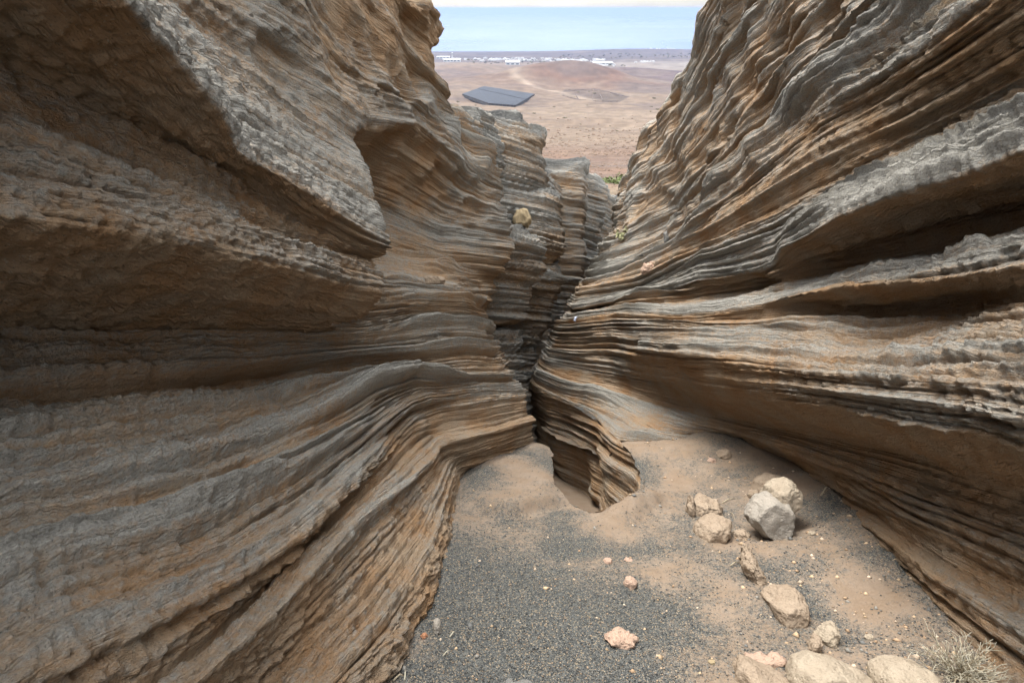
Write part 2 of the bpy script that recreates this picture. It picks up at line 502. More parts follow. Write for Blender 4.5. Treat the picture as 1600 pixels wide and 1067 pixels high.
L = [
 # 0 foot
 [M(1.5,-.66,-1.66), I(560,1150,2.2), I(620,1067,2.5), I(665,960,3.03), I(700,870,3.68), I(705,800,4.42), I(722,745,5.28), I(775,722,5.7), I(845,735,6.1), I(862,748,6.3), M(6.75,.2,-1.9), M(8.6,-.1,-2.4)],
 # 1 crest of the lowest rib
 [M(1.5,-.70,-1.36), I(532,1067,2.17), I(594,997,2.49), I(656,911,2.94), I(689,855,3.37), I(694,797,3.97), I(718,721,5.1), I(775,705,5.6), I(836,690,6.2), M(6.7,-.05,-1.2), M(8.6,-.25,-1.3)],
 # 2 brown recess
 [M(1.5,-1.1,-1.3), I(400,1067,2.11), I(520,950,2.5), I(600,860,3.0), I(660,770,3.9), I(692,715,4.9), I(770,690,5.5), I(830,670,6.2), M(6.65,-.15,-1.0), M(8.6,-.3,-1.0)],
 # 3 lip of the middle rib
 [M(1.2,-1.0,-1.08), I(309,1067,1.75), I(357,1021,1.9), I(438,945,2.2), I(504,869,2.6), I(561,817,3.0), I(613,774,3.4), I(675,717,4.3), I(692,690,4.8), I(765,675,5.4), I(834,652,6.2), M(6.6,-.15,-.8), M(8.6,-.2,-.8)],
 # 4 groove
 [M(1.2,-1.25,-1.0), I(320,1000,1.95), I(410,920,2.3), I(490,840,2.75), I(580,745,3.55), I(645,672,4.5), I(690,655,5.2), I(760,650,5.6), I(826,635,6.15), M(6.6,-.25,-.72), M(8.6,-.2,-.65)],
 # 5 lip of the grey apron
 [M(1.0,-1.2,-.78), I(100,1030,1.45), I(214,978,1.7), I(295,940,1.9), I(404,888,2.2), I(466,840,2.5), I(533,774,3.0), I(604,688,3.9), I(642,645,4.7), I(690,632,5.2), I(760,622,5.6), I(828,612,6.2), M(6.6,-.15,-.55), M(8.6,-.1,-.5)],
 # 6 apron, middle
 [M(1.0,-1.6,-.55), I(0,800,1.75), I(200,760,2.1), I(400,690,2.9), I(560,625,4.0), I(640,590,5.0), I(720,597,5.5), I(806,590,6.2), M(6.6,-.2,-.35), M(8.6,-.05,-.3)],
 # 7 apron, upper
 [M(1.0,-2.0,-.24), I(0,620,2.2), I(200,600,2.7), I(400,585,3.6), I(560,560,4.6), I(640,555,5.2), I(720,550,5.7), I(790,552,6.35), M(6.8,-.25,-.15), M(8.6,-.15,-.1)],
 # 8 back of the apron under the overhang
 [M(1.0,-2.25,.02), I(0,515,2.45), I(200,515,3.0), I(400,515,3.8), I(560,518,4.7), I(640,500,5.5), I(720,500,6.1), I(765,510,6.7), M(7.0,-.5,.12), M(8.6,-.35,.15)],
 # 9 underside of the thick band
 [M(1.0,-1.6,.28), I(0,385,1.75), I(200,405,2.15), I(400,445,2.9), I(500,470,3.5), I(582,492,4.2), M(4.42,-1.5,.27), M(5.6,-1.02,.42), I(730,470,6.3), I(760,490,6.9), M(7.3,-.55,.42), M(8.3,-.42,.45)],
 # belly of the thick band
 [M(1.0,-1.5,.37), I(0,335,1.58), I(200,362,1.97), I(400,406,2.72), I(500,430,3.3), I(590,455,4.18), M(4.44,-1.54,.4), M(5.6,-1.1,.52), I(728,463,6.35), M(7.0,-.52,.5), M(8.3,-.35,.55)],
 # 10 crest of the thick band
 [M(1.0,-1.45,.45), I(0,268,1.66), I(100,285,1.8), I(300,330,2.36), I(440,370,2.97), I(530,399,3.55), I(602,428,4.25), M(4.45,-1.55,.5), M(5.6,-1.15,.62), I(720,455,6.4), M(7.0,-.5,.6), M(8.3,-.28,.66)],
 # 11 crease
 [M(1.0,-1.62,.7), I(0,184,1.75), I(105,231,1.9), I(273,294,2.4), I(367,336,2.8), I(472,378,3.4), I(567,404,4.1), I(592,412,4.28), M(4.5,-1.6,.65), M(5.6,-1.42,.8), M(6.4,-1.0,.8), M(7.1,-.68,.8), M(8.3,-.24,.86)],
 # 12 dark hollow, then the wedge
 [M(1.0,-1.75,.95), I(0,90,1.93), I(150,170,2.25), I(295,237,2.66), I(377,282,3.0), I(440,329,3.36), I(540,378,3.88), I(605,398,4.36), M(4.55,-1.7,.85), M(5.6,-1.65,1.05), M(6.5,-1.3,1.05), M(7.2,-.9,1.0), M(8.3,-.12,1.08)],
 # 13 lip of the upper block
 [M(1.0,-1.1,1.15), I(190,0,1.75), I(280,105,2.1), I(350,180,2.4), I(378,240,2.62), I(420,270,2.9), I(490,310,3.35), I(560,352,3.9), I(608,382,4.38), M(4.55,-1.75,1.1), M(5.6,-1.8,1.5), M(6.5,-1.42,1.5), M(7.3,-.95,1.35), M(8.3,.02,1.40)],
 # 14 face, then the lip over the alcove
 [M(1.0,-1.35,1.7), M(1.75,-1.55,1.5), M(2.4,-1.52,1.5), M(3.4,-1.42,1.6), M(4.4,-1.2,1.68), I(567,196,4.7), I(620,192,5.4), I(655,188,6.0), I(690,220,6.5), I(712,240,7.0), M(7.6,-.6,2.25), M(8.3,-.20,2.15)],
 # 15 crest
 [M(1.0,-2.1,2.3), M(2.6,-1.9,2.3), I(500,0,4.0), I(548,68,4.3), I(630,130,5.6), I(700,190,7.0), I(712,207,7.4), M(7.8,-.55,2.5), M(8.3,-.14,2.41)],
 # 16 groove
 [M(1.0,-2.4,2.8), M(3,-2.1,2.8), I(530,0,4.4), I(600,62,5.3), I(650,122,6.3), I(694,168,7.2), M(7.6,-1.0,2.8), M(8.3,-.24,2.62)],
 # 17 crest
 [M(1.0,-2.4,3.2), M(3,-2.1,3.2), I(593,0,5.0), I(625,63,5.8), I(694,150,7.2), M(7.6,-1.3,2.95), M(8.3,-.30,2.88)],
 # 18 groove
 [M(1.0,-2.7,3.6), M(3,-2.4,3.6), I(605,0,5.6), I(640,60,6.4), I(681,105,7.3), M(7.6,-1.7,3.1), M(8.3,-.34,3.02)],
 # 19 nose
 [M(1.0,-2.7,3.9), M(3,-2.4,3.9), I(640,0,6.0), I(694,20,6.8), I(690,60,7.3), M(7.6,-1.9,3.2), M(8.3,-.39,3.2)],
 # 20 rim
 [M(1.0,-3.1,4.5), M(3.5,-2.7,4.5), M(6.0,-1.7,4.5), M(7.2,-1.3,4.6), M(7.6,-2.2,3.3), M(8.3,-.8,3.32)],
 # 21, 22 hillside
 [M(1.0,-4,4.9), M(7,-4,4.9), M(7.6,-4.5,4.5), M(8.3,-4.5,4.0)],
 [M(1.0,-45,5.4), M(8.3,-45,5.0)],
]
def push_near(lines, fac, a, b):
    for k, f in fac.items():
        lines[k] = [((lambda g: (d * g, x * g, n * g))(1 + (f - 1) * min(max((b - d) / (b - a), 0), 1)) if d > 1.3 else (d, x * f, n)) for d, x, n in lines[k]]
push_near(L, {15: 1.14}, 2.8, 4.3)
L_ROWS = [34,26,30,18,18,44,52,40,58,20,22,30,26,36,62,46,26,20,24,22,26,10,6]

R = [
 # 0 foot
 [M(1.5,2.08,-1.62), I(1552,1067,2.5), I(1499,1018,2.71), I(1446,958,3.04), I(1379,895,3.47), I(1340,831,4.06), I(1287,760,5.0), I(1240,735,5.5), M(5.9,2.1,-1.16), M(6.3,1.14,-1.10), M(7.2,1.08,-1.0), M(8.0,.88,-.92), M(8.6,.68,-.86), M(9.5,.38,-.75), M(10.5,.35,-.7), M(12,1.0,-.7), M(14,2.2,-.7), M(17,4,-.7)],
 # 1 top of the notch over the floor
 [M(1.5,2.35,-1.2), I(1600,930,2.55), I(1481,859,2.95), I(1393,806,3.5), I(1333,775,4.0), I(1231,726,5.2), M(5.9,2.3,-1.06), M(6.4,1.5,-1.0), M(7.2,1.32,-.9), M(8,1.02,-.8), M(8.6,.8,-.78), M(9.5,.43,-.62), M(10.5,.4,-.55), M(12,1.0,-.5), M(14,2.2,-.5), M(17,4,-.5)],
 # 2 top of the low slab
 [M(1.5,2.4,-.9), I(1600,830,2.65), I(1480,790,3.05), I(1360,745,3.7), I(1250,705,4.6), I(1150,675,5.7), M(6.5,1.85,-.9), M(7.2,1.55,-.82), M(8,1.15,-.70), M(8.6,.9,-.66), M(9.5,.47,-.5), M(10.5,.44,-.4), M(12,1.05,-.3), M(14,2.2,-.3), M(17,4,-.3)],
 # 3 recess
 [M(1.5,2.7,-.72), I(1600,765,2.62), I(1480,722,3.1), I(1360,698,3.85), I(1200,668,5.25), M(6.8,1.95,-.76), M(7.8,1.5,-.62), M(8.6,1.0,-.55), M(9.5,.52,-.42), M(10.5,.47,-.3), M(12,1.05,-.15), M(14,2.2,-.15), M(17,4,-.15)],
 # 4 lip of the recess
 [M(1.5,2.08,-.45), I(1600,706,2.15), I(1528,680,2.35), I(1440,670,2.62), I(1300,640,3.4), I(1172,622,4.7), I(1084,602,5.85), I(1010,592,7.2), M(8.6,1.12,-.42), M(9.5,.56,-.32), M(10.5,.5,-.2), M(12,1.1,0), M(14,2.2,0), M(17,4,0)],
 # 5 pale face
 [M(1.5,2.1,-.15), I(1600,600,2.1), I(1400,590,2.85), I(1200,570,4.1), I(1050,555,5.75), I(950,545,8.0), M(9.5,.66,-.12), M(10.5,.62,.0), M(12,1.15,.1), M(14,2.2,.1), M(17,4,.1)],
 # 6 foot of the upper hollow
 [M(1.5,2.1,.1), I(1600,490,2.4), I(1500,515,2.9), I(1350,530,3.65), I(1200,515,4.65), I(1060,505,6.0), I(960,500,7.8), M(9.2,.86,.22), M(10.5,.75,.25), M(12,1.2,.3), M(14,2.2,.3), M(17,4,.3)],
 # 7 back of the upper hollow
 [M(1.5,2.12,.2), I(1600,450,2.5), I(1500,467,3.15), I(1350,478,3.95), I(1250,472,4.45), I(1150,490,5.05), I(1060,496,6.05), I(960,493,7.85), M(9.2,.88,.3), M(10.5,.8,.35), M(12,1.25,.4), M(14,2.2,.4), M(17,4,.4)],
 # 8 grey lip
 [M(1.5,1.98,.33), I(1600,405,2.2), I(1500,432,2.5), I(1360,442,3.1), I(1296,452,3.5), I(1192,475,4.4), I(1060,488,5.7), I(960,487,7.8), M(9.2,.85,.38), M(10.5,.85,.45), M(12,1.3,.5), M(14,2.2,.5), M(17,4,.5)],
 # 9 top of the grey lip
 [M(1.5,1.95,.44), I(1600,352,2.15), I(1510,372,2.45), I(1440,400,2.75), I(1320,420,3.4), I(1200,455,4.4), I(1060,480,5.7), I(960,481,7.8), M(9.2,.92,.44), M(10.5,.95,.52), M(12,1.3,.6), M(14,2.2,.6), M(17,4,.6)],
 # 10 cave, floor at the back
 [M(1.5,2.45,.46), M(2.2,2.45,.48), M(2.8,2.42,.48), M(3.4,2.3,.48), M(4.0,2.2,.48), M(4.2,1.96,.44), M(4.6,2.15,.44), M(5.3,2.0,.43), M(5.9,1.72,.42), M(7.8,1.46,.50), M(8.7,1.45,.50), M(9.3,1.35,.52), M(10.5,1.1,.58), M(12,1.35,.7), M(14,2.2,.7), M(17,4,.7)],
 # 11 cave, roof at the back
 [M(1.5,2.4,.58), M(2.2,2.4,.60), M(2.8,2.36,.60), M(3.4,2.25,.58), M(4.0,2.1,.56), M(4.2,1.92,.48), M(4.6,2.1,.52), M(5.3,1.95,.52), M(5.9,1.70,.48), M(7.8,1.46,.56), M(8.7,1.45,.56), M(9.3,1.35,.57), M(10.5,1.1,.63), M(12,1.35,.8), M(14,2.2,.8), M(17,4,.8)],
 # 12 lip of the cave
 [M(1.2,1.75,.62), I(1600,230,1.95), I(1520,268,2.15), I(1420,295,2.45), I(1310,340,3.0), I(1222,388,3.7), I(1212,415,3.95), M(4.2,1.86,.52), I(1150,430,4.6), I(1090,437,5.2), I(1040,455,6.0), I(960,470,7.8), I(893,484,9.1), M(10.5,.98,.7), M(12,1.4,.9), M(14,2.2,.9), M(17,4,.9)],
 # 13 banded face
 [M(1.2,1.8,.76), I(1600,190,2.0), I(1450,258,2.5), I(1300,320,3.15), I(1200,365,3.9), I(1100,405,5.0), I(1000,450,7.0), I(900,465,9.2), M(10.5,1.08,.82), M(12,1.5,1.0), M(14,2.3,1.0), M(17,4,1.0)],
 # 14 upper hollow
 [M(1.2,1.95,.97), I(1600,130,2.15), I(1450,210,2.65), I(1300,285,3.3), I(1180,345,4.2), I(1090,390,5.3), I(1000,428,7.0), I(908,452,9.2), M(10.5,1.2,.98), M(12,1.6,1.2), M(14,2.3,1.2), M(17,4,1.2)],
 # 15 upper lip
 [M(1.2,1.65,1.2), I(1490,36,2.1), I(1440,72,2.3), I(1380,112,2.55), I(1264,176,3.2), I(1180,260,3.9), I(1100,330,5.0), I(1045,385,6.3), I(985,415,7.5), I(922,432,9.3), M(10.5,1.36,1.22), M(12,1.75,1.4), M(14,2.4,1.4), M(17,4,1.4)],
 # 16
 [M(1.2,1.75,1.55), I(1400,0,2.6), I(1300,80,3.1), I(1200,180,3.9), I(1120,270,5.0), I(1055,345,6.8), I(1003,365,7.8), I(940,400,9.7), M(10.5,1.6,1.6), M(12,1.95,1.7), M(14,2.5,1.7), M(17,4,1.7)],
 # 17
 [M(1.2,1.75,2.1), I(1250,0,3.5), I(1170,100,4.4), I(1110,190,5.5), I(1050,280,7.2), I(1000,322,8.8), I(960,350,10.7), M(12,2.15,2.3), M(14,2.7,2.3), M(17,4,2.3)],
 # 18
 [M(1.2,1.9,2.7), I(1180,0,4.5), I(1120,100,5.6), I(1070,190,7.0), I(1020,270,9.0), I(968,318,11.0), M(12.5,2.3,2.8), M(14,2.7,2.8), M(17,4,2.8)],
 # 19
 [M(1.2,2.0,3.3), I(1130,0,5.5), I(1095,100,6.8), I(1055,180,8.3), I(1003,250,10.5), I(966,298,12.6), M(14,2.7,3.3), M(17,4,3.3)],
 # 20 skyline
 [M(1.2,2.1,3.9), I(1096,0,6.5), I(1092,60,7.2), I(1045,150,9.0), I(1003,208,10.8), I(997,250,12.3), I(966,290,14.0), M(17,4,4.2)],
 # 21 rim
 [M(1.2,2.6,4.3), M(7,2.7,4.2), M(9,2.9,4.1), M(12,3.0,4.2), M(14,3.2,4.3), M(17,4.6,4.4)],
 [M(1.2,5.5,4.7), M(17,6.5,4.7)],
 [M(1.2,45,5.0), M(17,45,5.0)],
]
push(R, {8: 1.07, 9: 1.10, 10: 1.13, 11: 1.14, 12: 1.19, 13: 1.24, 14: 1.22, 15: 1.29, 16: 1.32, 17: 1.29, 18: 1.24, 19: 1.18, 20: 1.12})
R_ROWS = [26,26,24,30,40,44,20,22,14,24,16,30,30,34,44,46,60,60,56,50,20,10,6]

Ds = d_columns(0.8, 8.35, 640, (-3.0, 40))
D, X, N, sl, sb, hb = make_grid(L, Ds, L_ROWS, 2.0, 1.8, 0.035, 3, {0:.25, 1:.15, 2:.5, 3:.1, 4:.35, 5:-.02, 6:.02, 7:.02, 8:.12, 9:.35, 10:.15, 11:.05, 12:.3, 13:.45, 14:-.2, 15:-.15, 16:-.15, 17:.35, 18:0, 19:.35}, {0:.6, 1:.55, 2:.4, 3:.6, 4:.5, 5:.8, 6:1.05, 7:1.1, 8:.9, 9:.45, 10:.35, 11:.35, 12:.3, 13:.3, 14:.4, 15:.4, 16:.5, 17:.4, 18:.4, 19:.4})
taf = sstep(1.2, 2.0, N) * 0.55
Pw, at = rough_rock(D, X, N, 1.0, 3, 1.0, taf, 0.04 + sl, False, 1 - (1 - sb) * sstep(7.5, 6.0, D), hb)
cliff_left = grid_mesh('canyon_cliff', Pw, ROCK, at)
tag(cliff_left, 'layered tuff cliff on the left with a dark overhang above a sloping grey apron', kind='structure')

Ds = d_columns(0.8, 17.0, 640, (-3.0, 40))
D, X, N, sl, sb, hb = make_grid(R, Ds, R_ROWS, 2.0, 1.8, 0.03, 8, {0:.35, 1:.2, 2:.15, 3:.5, 4:-.2, 5:.05, 6:.15, 7:.45, 8:-.3, 9:-.3, 10:.5, 11:.6, 12:-.3, 13:-.25, 14:.4, 15:-.25, 16:.0, 17:0}, {0:.9, 1:1.0, 2:1.0, 3:.45, 4:.55, 5:.95, 7:.6, 8:.7, 9:.55, 10:.4, 11:.4, 12:.7, 14:.7})
taf = sstep(1.2, 2.2, N) * 0.5
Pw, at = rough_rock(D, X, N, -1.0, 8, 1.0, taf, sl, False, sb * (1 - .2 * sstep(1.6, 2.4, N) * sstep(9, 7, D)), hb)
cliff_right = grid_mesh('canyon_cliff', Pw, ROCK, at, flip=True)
tag(cliff_right, 'paler layered tuff cliff on the right with long dark caves and fluted upper face', kind='structure')

# far spurs on the left, as cross-sections one behind the other
def section(D, pts, dx=0.0):
    a = np.array([I(u, v, D) for u, v in pts])
    return D, a[:, 1] + dx, a[:, 2]
S1 = [(757,188),(768,215),(766,258),(785,275),(782,300),(775,340),(803,370),(805,395),(785,420),(770,443),(760,485),(762,520),(775,560),(790,640),(800,760)]
S1B = [(768,176),(782,230),(775,300),(781,330),(800,345),(849,375),(856,405),(836,442),(830,475),(828,503),(770,508),(772,514),(806,518),(809,536),(815,580),(830,640),(840,700)]
S2 = [(817,187),(851,217),(849,244),(856,274),(852,300),(877,311),(879,345),(884,364),(882,394),(860,412),(886,435),(871,461),(860,506),(838,540),(835,600),(840,700)]
S3A = [(862,268),(868,285),(872,320),(870,380),(866,440),(862,500),(850,540),(845,600),(845,680)]
S3B = [(908,262),(915,290),(909,350),(914,400),(905,440),(890,480),(880,515),(870,560),(860,640)]
SECT = [section(8.0, S1, -.5), section(8.35, S1, -.12), section(8.6, S1, -.15), section(9.1, S1, -.45), section(9.7, S1B, -.25), section(10.0, S1B), section(10.25, S1B, -.03), section(10.6, S1B, -.4),
        section(11.4, S2, -.3), section(11.7, S2, -.05), section(12.0, S2), section(12.25, S2, -.05), section(12.6, S2, -.6), section(13.6, S3A, -.25), section(14.6, S3A), section(15.0, S3A, .1), section(15.25, S3B), section(15.8, S3B, .05),
        section(16.6, S3B, -.1), section(17.4, [(940,285),(950,305),(938,340),(934,380),(930,420),(925,470),(915,520),(905,600)]), section(18.0, [(940,289),(945,305),(932,340),(930,380),(926,420),(920,470),(910,520),(905,600)]),
        section(19.0, [(956,314),(960,330),(958,360),(955,400),(950,450),(940,500),(935,600)]), section(21.5, [(1000,330),(1005,350),(1005,400),(1000,500),(990,600)])]
Ds = np.concatenate([np.linspace(8.2, 13, 300, endpoint=False), np.linspace(13, 21.5, 200)])
nr = 300
sD = np.array([s[0] for s in SECT])
top = np.interp(Ds, sD, [s[2][0] for s in SECT])
t = np.linspace(0, 1, nr)
N = -2.6 + (top[:, None] + 2.6) * t
X = np.zeros_like(N)
XS = np.array([np.interp(-2.6 + (tp + 2.6) * t, s[2][::-1], s[1][::-1]) for s, tp in zip(SECT, [s[2][0] for s in SECT])])
for j in range(nr):
    X[:, j] = np.interp(Ds, sD, XS[:, j])
ext = [(-.12,.03), (-.35,.05), (-.8,.06), (-1.6,.06), (-3,.02), (-6,-.2), (-44,-.5)]
Xe = [X[:, -1:] + e[0] for e in ext]; Ne = [N[:, -1:] + e[1] for e in ext]
X = np.concatenate([X] + Xe, 1); N = np.concatenate([N] + Ne, 1)
X = blur(blur(X, 1.2, 0), 1.0, 1); N = blur(N, 1.0, 1)
D = np.repeat(Ds[:, None], X.shape[1], 1)
X = X + 0.10 * fbm(D * 1.3, N * 1.6, 0 * X, 3, 0.5, 77) * sstep(4.6, 3.9, N)
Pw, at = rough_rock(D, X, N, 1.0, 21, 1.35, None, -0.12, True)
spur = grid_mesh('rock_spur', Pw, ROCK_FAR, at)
tag(spur, 'thinly bedded rock spurs stepping down into the gap beyond the left cliff', kind='structure')

# ------------------------------------------------------------------ canyon floor and the slot
def foot_x(lines, D):
    ln = sorted(lines[0])
    return np.interp(D, [p[0] for p in ln], [p[1] for p in ln])
def floor_n(D, X):
    D = np.asarray(D, float); X = np.asarray(X, float)
    n = -1.725 + 0.09 * D
    n = n + 0.10 * sstep(1.2, 2.3, X) * sstep(2, 4, D) * 0
    n = n + 0.045 * fbm(X * 1.3, D * 1.3, 0 * X, 3, 0.5, 301)
    # low crescent lip left of the slot
    u = UC + X / D * F
    ridge_d = 4.42 + 0.55 * (X + 0.1) ** 2 * 1.0
    n = n + 0.11 * sstep(-.10, 0.0, D - ridge_d + .08 * fbm(X * 4, D * 4, 0 * X, 3, .55, 302)) * sstep(-.55, -.2, X) * sstep(.55, .25, X)
    # rock shoulder right of the slot
    n = n + 0.17 * np.exp(-(((X - 0.95) / 0.27) ** 2 + ((D - 4.38 - .85 * (X - .86)) / 0.17) ** 2) ** 1.4) * (0.75 + 0.5 * fbm(X * 5, D * 5, 0 * X, 3, .5, 304))
    n = n + 0.12 * sstep(5.0, 5.9, D) * sstep(.7, 1.1, X) - 0.5 * sstep(6.05, 6.7, D)
    bank = 0.6 + 0.4 * fbm(D * 2.3, X * .5, 0 * X, 2, .5, 303)
    n = n + 0.11 * bank * sstep(.40, -.05, X - foot_x(L, D)) * sstep(5.6, 4.8, D) + 0.13 * bank * sstep(.55, -.05, foot_x(R, D) - X) * sstep(5.6, 4.8, D)
    n = n + 0.16 * sstep(1.5, 2.6, X) * sstep(3.0, 4.5, D)
    n = n + 0.05 * sstep(.45, .25, np.abs(D - 3.35 - .3 * (X - 1.2))) * sstep(.9, 1.3, X)
    return n

SLOT = np.array([(4.84,.36), (4.58,.47), (4.40,.60), (4.44,.74), (4.64,.95), (4.9,1.10), (5.3,1.19), (5.7,1.19), (6.05,1.13), (6.4,1.09), (7.2,1.1), (8,.85), (9,.5), (10,.36), (13,.3), (13,-.2), (8,-.2), (6.9,.1), (6.4,.40), (5.9,.42), (5.3,.38)])
def inside(poly, D, X):
    r = np.zeros(D.shape, bool)
    n = len(poly)
    for i in range(n):
        (d0, x0), (d1, x1) = poly[i], poly[(i + 1) % n]
        c = ((x0 > X) != (x1 > X))
        with np.errstate(divide='ignore', invalid='ignore'):
            r ^= c & (D < (d1 - d0) * (X - x0) / (x1 - x0 + 1e-12) + d0)
    return r

Df = d_columns(1.6, 9.2, 430, (-3.0, 30))
Xf = np.linspace(-1.6, 3.4, 520)
D, X = np.meshgrid(Df, Xf, indexing='ij')
Nf = floor_n(D, X) + 0.016 * fbm(X * 5, D * 5, 0 * X, 3, 0.6, 311) + 0.007 * fbm(X * 22, D * 22, 0 * X, 3, 0.6, 310)
u = UC + X / np.maximum(D, .3) * F
v = VC - Nf / np.maximum(D, .3) * F
wob = fbm(X * 2.6, D * 2.6, 0 * X, 5, 0.6, 320)
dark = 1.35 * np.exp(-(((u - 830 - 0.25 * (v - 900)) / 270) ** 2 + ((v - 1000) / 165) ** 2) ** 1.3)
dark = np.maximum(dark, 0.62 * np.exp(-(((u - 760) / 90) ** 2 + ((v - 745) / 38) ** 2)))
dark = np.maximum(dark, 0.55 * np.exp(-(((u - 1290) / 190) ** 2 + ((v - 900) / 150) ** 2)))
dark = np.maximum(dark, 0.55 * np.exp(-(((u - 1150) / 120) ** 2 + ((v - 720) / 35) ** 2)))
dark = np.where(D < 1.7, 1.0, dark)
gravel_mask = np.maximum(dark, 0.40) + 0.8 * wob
jg = 0.022 * fbm(X * 7, D * 7, 0 * X, 3, 0.6, 330)[:-1, :-1]
keep = ~inside(SLOT, 0.5 * (D[:-1, :-1] + D[1:, 1:]) + jg, 0.5 * (X[:-1, :-1] + X[1:, 1:]) + jg)
Pf = W(X, D, Nf)

def floor_material():
    t = NT('sand_and_cinder')
    g = t.attr('gravel')
    n1 = t.noise(38, 5, 0.65)
    n2 = t.noise(140, 3, 0.6)
    cell = t.sep(t.voro(165, 'Color'))
    cd = t.voro(165, 'Distance')
    k = t.math('ADD', g, t.math('MULTIPLY', t.math('SUBTRACT', n1, 0.5), 1.3))
    k = t.math('ADD', k, t.math('MULTIPLY', t.math('SUBTRACT', n2, 0.5), 0.6))
    k = t.rng(k, 0.2, 0.75)
    sand = t.mix(t.rng(t.noise(5, 4, 0.6), 0.35, 0.65), (0.225, 0.175, 0.132), (0.205, 0.15, 0.105))
    sand = t.mix(t.rng(n2, 0.6, 0.75, 0, 0.5), sand, (0.16, 0.14, 0.12))
    cin = t.mix(t.rng(cell[0], 0.1, 0.95), (0.05, 0.054, 0.055), (0.15, 0.152, 0.142))
    cin = t.mix(t.rng(cell[1], 0.86, 0.92, 0, 0.75), cin, (0.36, 0.29, 0.2))
    col = t.mix(k, sand, cin)
    h = t.math('ADD', n1, t.math('MULTIPLY', n2, 0.4))
    h = t.math('SUBTRACT', h, t.math('MULTIPLY', t.math('MULTIPLY', cd, k), 0.9))
    return t.done(col, 0.95, t.bump(h, 0.9, 0.012), 0.12)
FLOOR = floor_material()
ground = grid_mesh('ground', Pf, FLOOR, {'gravel': gravel_mask}, keep)
tag(ground, 'canyon floor of dark cinder gravel and tan sand', kind='structure')

def loft(name, path, nrow, seed, sign, flip, label):
    a = np.array(path, float)      # D, Xtop, Ntop, Xbot, Nbot
    s = np.concatenate([[0], np.cumsum(np.hypot(np.diff(a[:, 0]), np.diff(a[:, 1])))])
    ss = np.linspace(0, s[-1], 420)
    b = np.stack([np.interp(ss, s, a[:, i]) for i in range(5)], -1)
    b = blur(b, 2.0, 0)
    t = np.linspace(0, 1, nrow)
    X = b[:, 3:4] * (1 - t) + b[:, 1:2] * t
    N = b[:, 4:5] * (1 - t) + b[:, 2:3] * t
    D = np.repeat(b[:, 0:1], nrow, 1)
    X = X + 0.12 * fbm(D * 1.1, N * 2.0, 0 * X, 2, 0.5, seed + 9) * sstep(0.0, 0.25, 1 - t)
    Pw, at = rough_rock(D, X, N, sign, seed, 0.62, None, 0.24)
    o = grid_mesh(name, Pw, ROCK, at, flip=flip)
    return tag(o, label, kind='structure')
loft('slot_wall', [(4.37,.60,-1.33,.62,-2.5), (4.42,.74,-1.30,.72,-2.5), (4.62,.96,-1.28,.84,-2.5), (4.9,1.12,-1.27,.93,-2.5), (5.3,1.21,-1.22,.99,-2.5), (5.7,1.21,-1.13,1.02,-2.5), (6.05,1.15,-1.07,1.05,-2.5),
                   (6.4,1.10,-1.04,1.10,-2.5), (7.2,1.08,-1.03,1.22,-2.5), (8,.86,-.9,1.12,-2.5), (9,.5,-.78,.85,-2.5), (10,.36,-.7,.65,-2.5), (11,.36,-.65,.5,-2.5), (13,1.4,-.6,1.4,-2.5)], 190, 41, -1.0, True,
     'striped wall down the right side of the narrow slot')
loft('slot_wall', [(4.40,.62,-1.33,.7,-2.5), (4.60,.46,-1.31,.3,-2.5), (4.86,.36,-1.29,.2,-2.5), (5.3,.37,-1.25,.2,-2.5), (5.9,.42,-1.3,.25,-2.5), (6.4,.40,-1.4,.2,-2.5), (6.9,.08,-1.4,0,-2.5), (8,-.2,-1.4,-.2,-2.5), (13,-.2,-1.2,-.2,-2.5)], 90, 47, 1.0, False,
     'shaded wall down the left side of the narrow slot')
Ds = np.linspace(4.0, 16, 120); Xs = np.linspace(-.6, 3.0, 60)
D, X = np.meshgrid(Ds, Xs, indexing='ij')
Nb = -2.16 + 0.05 * fbm(X * 2, D * 2, 0 * X, 3, 0.5, 401) + 0.02 * D * 0
slot_floor = grid_mesh('slot_ground', W(X, D, Nb), FLOOR, {'gravel': 0.1 + 0.3 * fbm(X * 3, D * 3, 0 * X, 3, 0.5, 402)})
tag(slot_floor, 'sandy bottom of the narrow slot', kind='structure')

# ------------------------------------------------------------------ far slope, plain and sea
PROF = [(309,22),(300,30),(285,55),(262,110),(240,180),(215,300),(190,500),(165,850),(150,1150),(130,1700),(115,2300),(105,2900),(95,3800),(88,4800),(80,6500)]
def prof_z(v, y):
    n = (VC - v) / F
    return y * (-SP + n * CP) / (CP + n * SP)
py = np.array([p[1] for p in PROF], float)
pz = np.array([prof_z(v, y) for v, y in PROF])
SEA_Z = float(pz[-1])
def row_y(v):
    vv = np.array([p[0] for p in PROF][::-1], float)
    return np.exp(np.interp(v, vv, np.log(py[::-1])))

